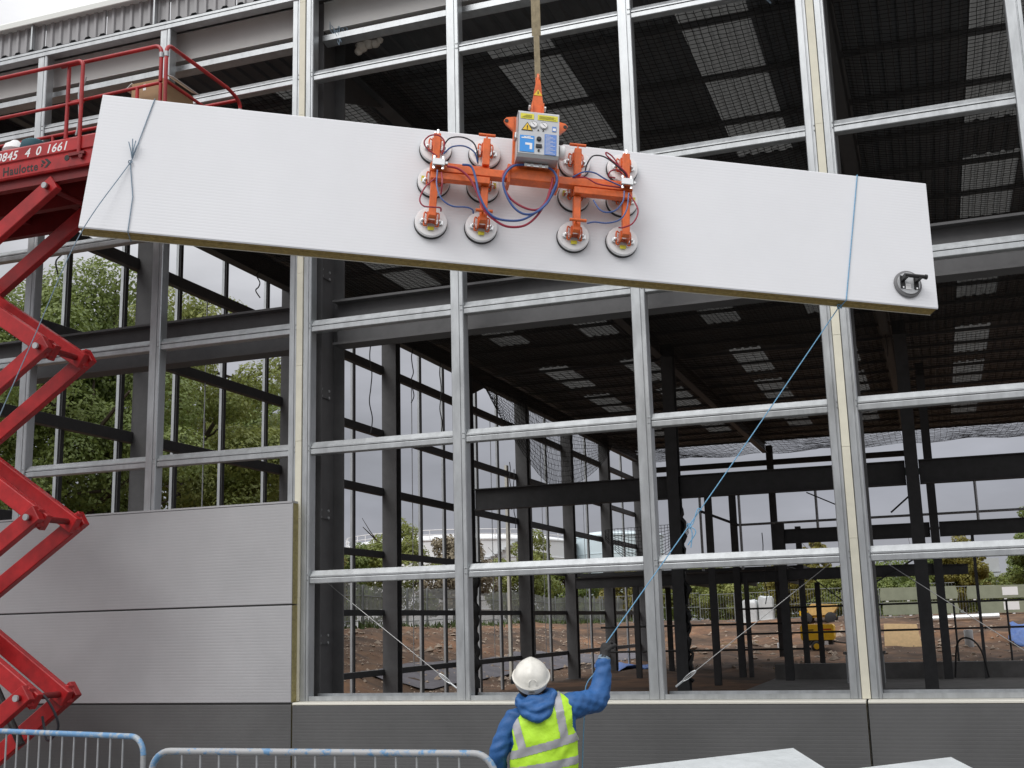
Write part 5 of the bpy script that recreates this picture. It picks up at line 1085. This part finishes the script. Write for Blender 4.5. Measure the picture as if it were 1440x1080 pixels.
# dumper behind it
X0, Y0 = -6.9, 64.0; z = g(X0, Y0)
du = thing('site_dumper', (X0, Y0, z - .15), 'orange-yellow site dumper behind the yellow compressor', 'dumper'); ROOTM[du.name] = Matrix.Identity(4); du.scale = (.72, .72, .72)
m = MB(); m.prism([(-1.1, .75), (.7, .75), (1.3, 1.5), (1.1, 1.62), (-.9, 1.75), (-1.35, 1.35)], (0, -.8, 0), (1, 0, 0), (0, 0, 1), (0, 1.6, 0)); m.build('skip', 'plant_faded', du)
m = MB(); m.box((-1.9, -.6, .55), (1.0, .6, .76)); m.box((-2.0, -.6, .76), (-1.25, .6, 1.15)); m.build('chassis', 'yellow_plant', du)
for x in (-1.4, .6):
    for s_ in (-1, 1): m = MB(); m.lathe([(0, 0), (.25, 0), (.46, .04), (.5, .1), (.5, .3), (.46, .36), (0, .36)], (x, s_ * .75 - .18, .5), (0, 1, 0), 20); m.build('wheel', 'rubber', du, True)
m = MB(); m.tube([(-1.6, -.5, 1.1), (-1.6, -.5, 2.2), (-1.6, .5, 2.2), (-1.6, .5, 1.1)], .04, 6); m.build('roll_bar', 'black', du)
# white wrapped pallet loads
def wrapped(x, y, w, d, h, mt, label, seed, z=None, grp=None, rot=.0):
    z = g(x, y) if z is None else z; rnd = np.random.default_rng(seed); t = thing('wrapped_pallet', (x, y, z), label, 'pallet load', grp, (0, 0, rot)); ROOTM[t.name] = Matrix.Identity(4)
    m = MB(); nn = 36; v = []; f = []
    rows = [0.12, .2, h * .35, h * .6, h * .85, h * .96, h]; ins = [.0, .02, .015, .02, .015, .05, .14]
    for i, (zz, ii) in enumerate(zip(rows, ins)):
        for k in range(nn):
            a = 2 * math.pi * k / nn; c, s_ = math.cos(a), math.sin(a); e_ = .22; px = (w / 2 - ii) * math.copysign(abs(c) ** e_, c); py = (d / 2 - ii) * math.copysign(abs(s_) ** e_, s_); v.append((px + rnd.normal(0, .012), py + rnd.normal(0, .012), zz + (rnd.normal(0, .03) if i > 4 else 0)))
    for i in range(len(rows) - 1):
        for k in range(nn): f.append((i * nn + k, i * nn + (k + 1) % nn, (i + 1) * nn + (k + 1) % nn, (i + 1) * nn + k))
    f += [tuple((len(rows) - 1) * nn + k for k in range(nn)), tuple(range(nn))[::-1]]; m.add(v, f); m.build('film', mt, t, True)
    m = MB()
    for yy in (-d * .4, 0, d * .4): m.box((-w / 2 + .05, yy - .05, 0), (w / 2 - .05, yy + .05, .118))
    m.build('pallet', 'timber', t); return t
for i, (x, lb_) in enumerate(((-12.05, 'white film-wrapped pallet load, left of the pair behind the mezzanine'), (-11.02, 'white film-wrapped pallet load, right of the pair behind the mezzanine'))): wrapped(x, 68.4 + .2 * i, .98, 1.0, 1.62 + .06 * i, 'plastic_white', lb_, 60 + i, z=g(x, 68.4), grp='white wrapped pallets')
# stacks of green-wrapped panels
def long_pack(x, y, z, L, label, grp, tag_x=None):
    t = thing('panel_bundle', (x, y, z), label, 'panel pack', grp); ROOTM[t.name] = Matrix.Identity(4)
    m = MB(); m.prism([(-L / 2, .08), (L / 2, .08), (L / 2 + .04, .35), (L / 2 - .06, .86), (-L / 2 + .05, .88), (-L / 2 - .03, .4)], (0, -.6, 0), (1, 0, 0), (0, 0, 1), (0, 1.2, 0)); m.build('wrapping', 'green_wrap', t)
    for k in range(4): xx = -L / 2 + .4 + k * (L - .8) / 3; m = MB(); m.box((xx - .08, -.58, 0), (xx + .08, .58, .078)); m.build('bearer', 'white', t)
    if tag_x is not None: m = MB(); m.box((tag_x - .45, -.607, .25), (tag_x + .45, -.602, .75)); m.build('paper_label', 'white', t)
gp = 'green-wrapped panel packs at the back'
long_pack(-1.25, 67.5, g(-1, 67.5) + .12, 4.5, 'pale green wrapped panel pack behind the inner column, lower of its stack', gp); long_pack(-1.3, 67.5, g(-1, 67.5) + 1.02, 4.6, 'pale green wrapped panel pack behind the inner column, upper of its stack', gp)
long_pack(5.0, 68.5, g(5, 68.5) + .02, 5.6, 'pale green wrapped panel pack with white label, lower at the right edge', gp, -.9); long_pack(4.7, 68.5, g(5, 68.5) + .92, 6.2, 'pale green wrapped panel pack with white label, upper at the right edge', gp, -.6)
# plywood, tarp, planks
X0, Y0 = -2.0, 50.5; z = g(X0, Y0); m = MB(); d = V3(0, .62, .78); d /= np.linalg.norm(d); m.prism([(-.85, 0), (.93, 0), (.74, 1.40), (-.85, 1.48)], (X0, Y0, z - .02), (1, 0, 0), d, (0, .03, -.01)); tag(m.build('plywood_sheet', 'plywood'), 'tan plywood sheet leaning up on the earth right of the wide post', 'plywood')
m = MB(); v = []; 
for j in range(9):
    for i in range(7): v.append((3.1 + i * .24 + .12 * math.sin(j), 53.5 - j * .3 + .1 * math.sin(i * 2), g(4.8, 52) + 1.0 - j * .13 + .10 * math.sin(i * 1.9 + j)))
m.add(v, [(j * 7 + i, j * 7 + i + 1, (j + 1) * 7 + i + 1, (j + 1) * 7 + i) for j in range(8) for i in range(6)]); o = m.build('blue_tarpaulin', 'blue_tarp', None, True); o.modifiers.new('t', 'SOLIDIFY').thickness = .02; tag(o, 'crumpled blue tarpaulin on the earth at the right edge', 'tarpaulin')
m = MB(); v = []
for j in range(6):
    for i in range(8): v.append((-15.2 + i * .4, 40.5 + j * .4, g(-15 + i * .4, 40.5 + j * .4) + .12 + .10 * math.sin(i * 1.7 + j * 2.1)))
m.add(v, [(j * 8 + i, j * 8 + i + 1, (j + 1) * 8 + i + 1, (j + 1) * 8 + i) for j in range(5) for i in range(7)]); o = m.build('blue_tarpaulin', 'blue_tarp', None, True); o.modifiers.new('t', 'SOLIDIFY').thickness = .02; tag(o, 'flat blue tarpaulin on the track beside the worker rope', 'tarpaulin')
for i, (x, y, L, a, lb_) in enumerate(((2.6, 35.5, 3.2, .05, 'long pale timber plank lying on the dark earth at the right'), (-11.5, 52, 2.2, .3, 'short timber plank on the earth left of the white pallets'), (-6.8, 38.5, 1.8, -.4, 'short timber plank below the yellow compressor'))):
    m = MB(); z = g(x, y) + .08; m.bar((x, y, z), (x + L * math.cos(a), y + L * math.sin(a), z + .05), .2, .06); tag(m.build('timber_plank', 'timber'), lb_, 'plank')
for i, (x, y, h_, mt, lb_) in enumerate(((1.1, 49.3, .85, 'pale_grey', 'small pale grey drum on the earth right of the inner column'), (-.7, 50.6, .7, 'white', 'small white drum beside the plywood sheet'), (-7.9, 50.2, .4, 'white', 'low white bucket left of the yellow compressor'))):
    m = MB(); m.lathe([(0, 0), (.20, 0), (.21, .03), (.20, h_ * .5), (.21, h_ - .04), (.19, h_), (0, h_)], (x, y, g(x, y) - .02), (0, 0, 1), 16); tag(m.build('drum', mt, None, True), lb_, 'drum')
m = MB(); m.lathe([(.16, 0), (.18, .02), (.18, 4.2), (.16, 4.22)], (-1.2, 60, g(-1, 60) + .55), (1, 0, .02), 16); tag(m.build('steel_pipe', 'alu', None, True), 'pale steel pipe lying behind the plywood sheet', 'pipe')
m = MB(); m.tube(bez([(.2, 26.3, .2), (.35, 26.2, 1.2), (.7, 26.1, 1.35), (1.0, 26.1, 1.0), (1.15, 26.2, .2)], 8), .028, 8); tag(m.build('flexible_hose', 'black', None, True), 'thick black hose looping beside the inner column at the right', 'hose')
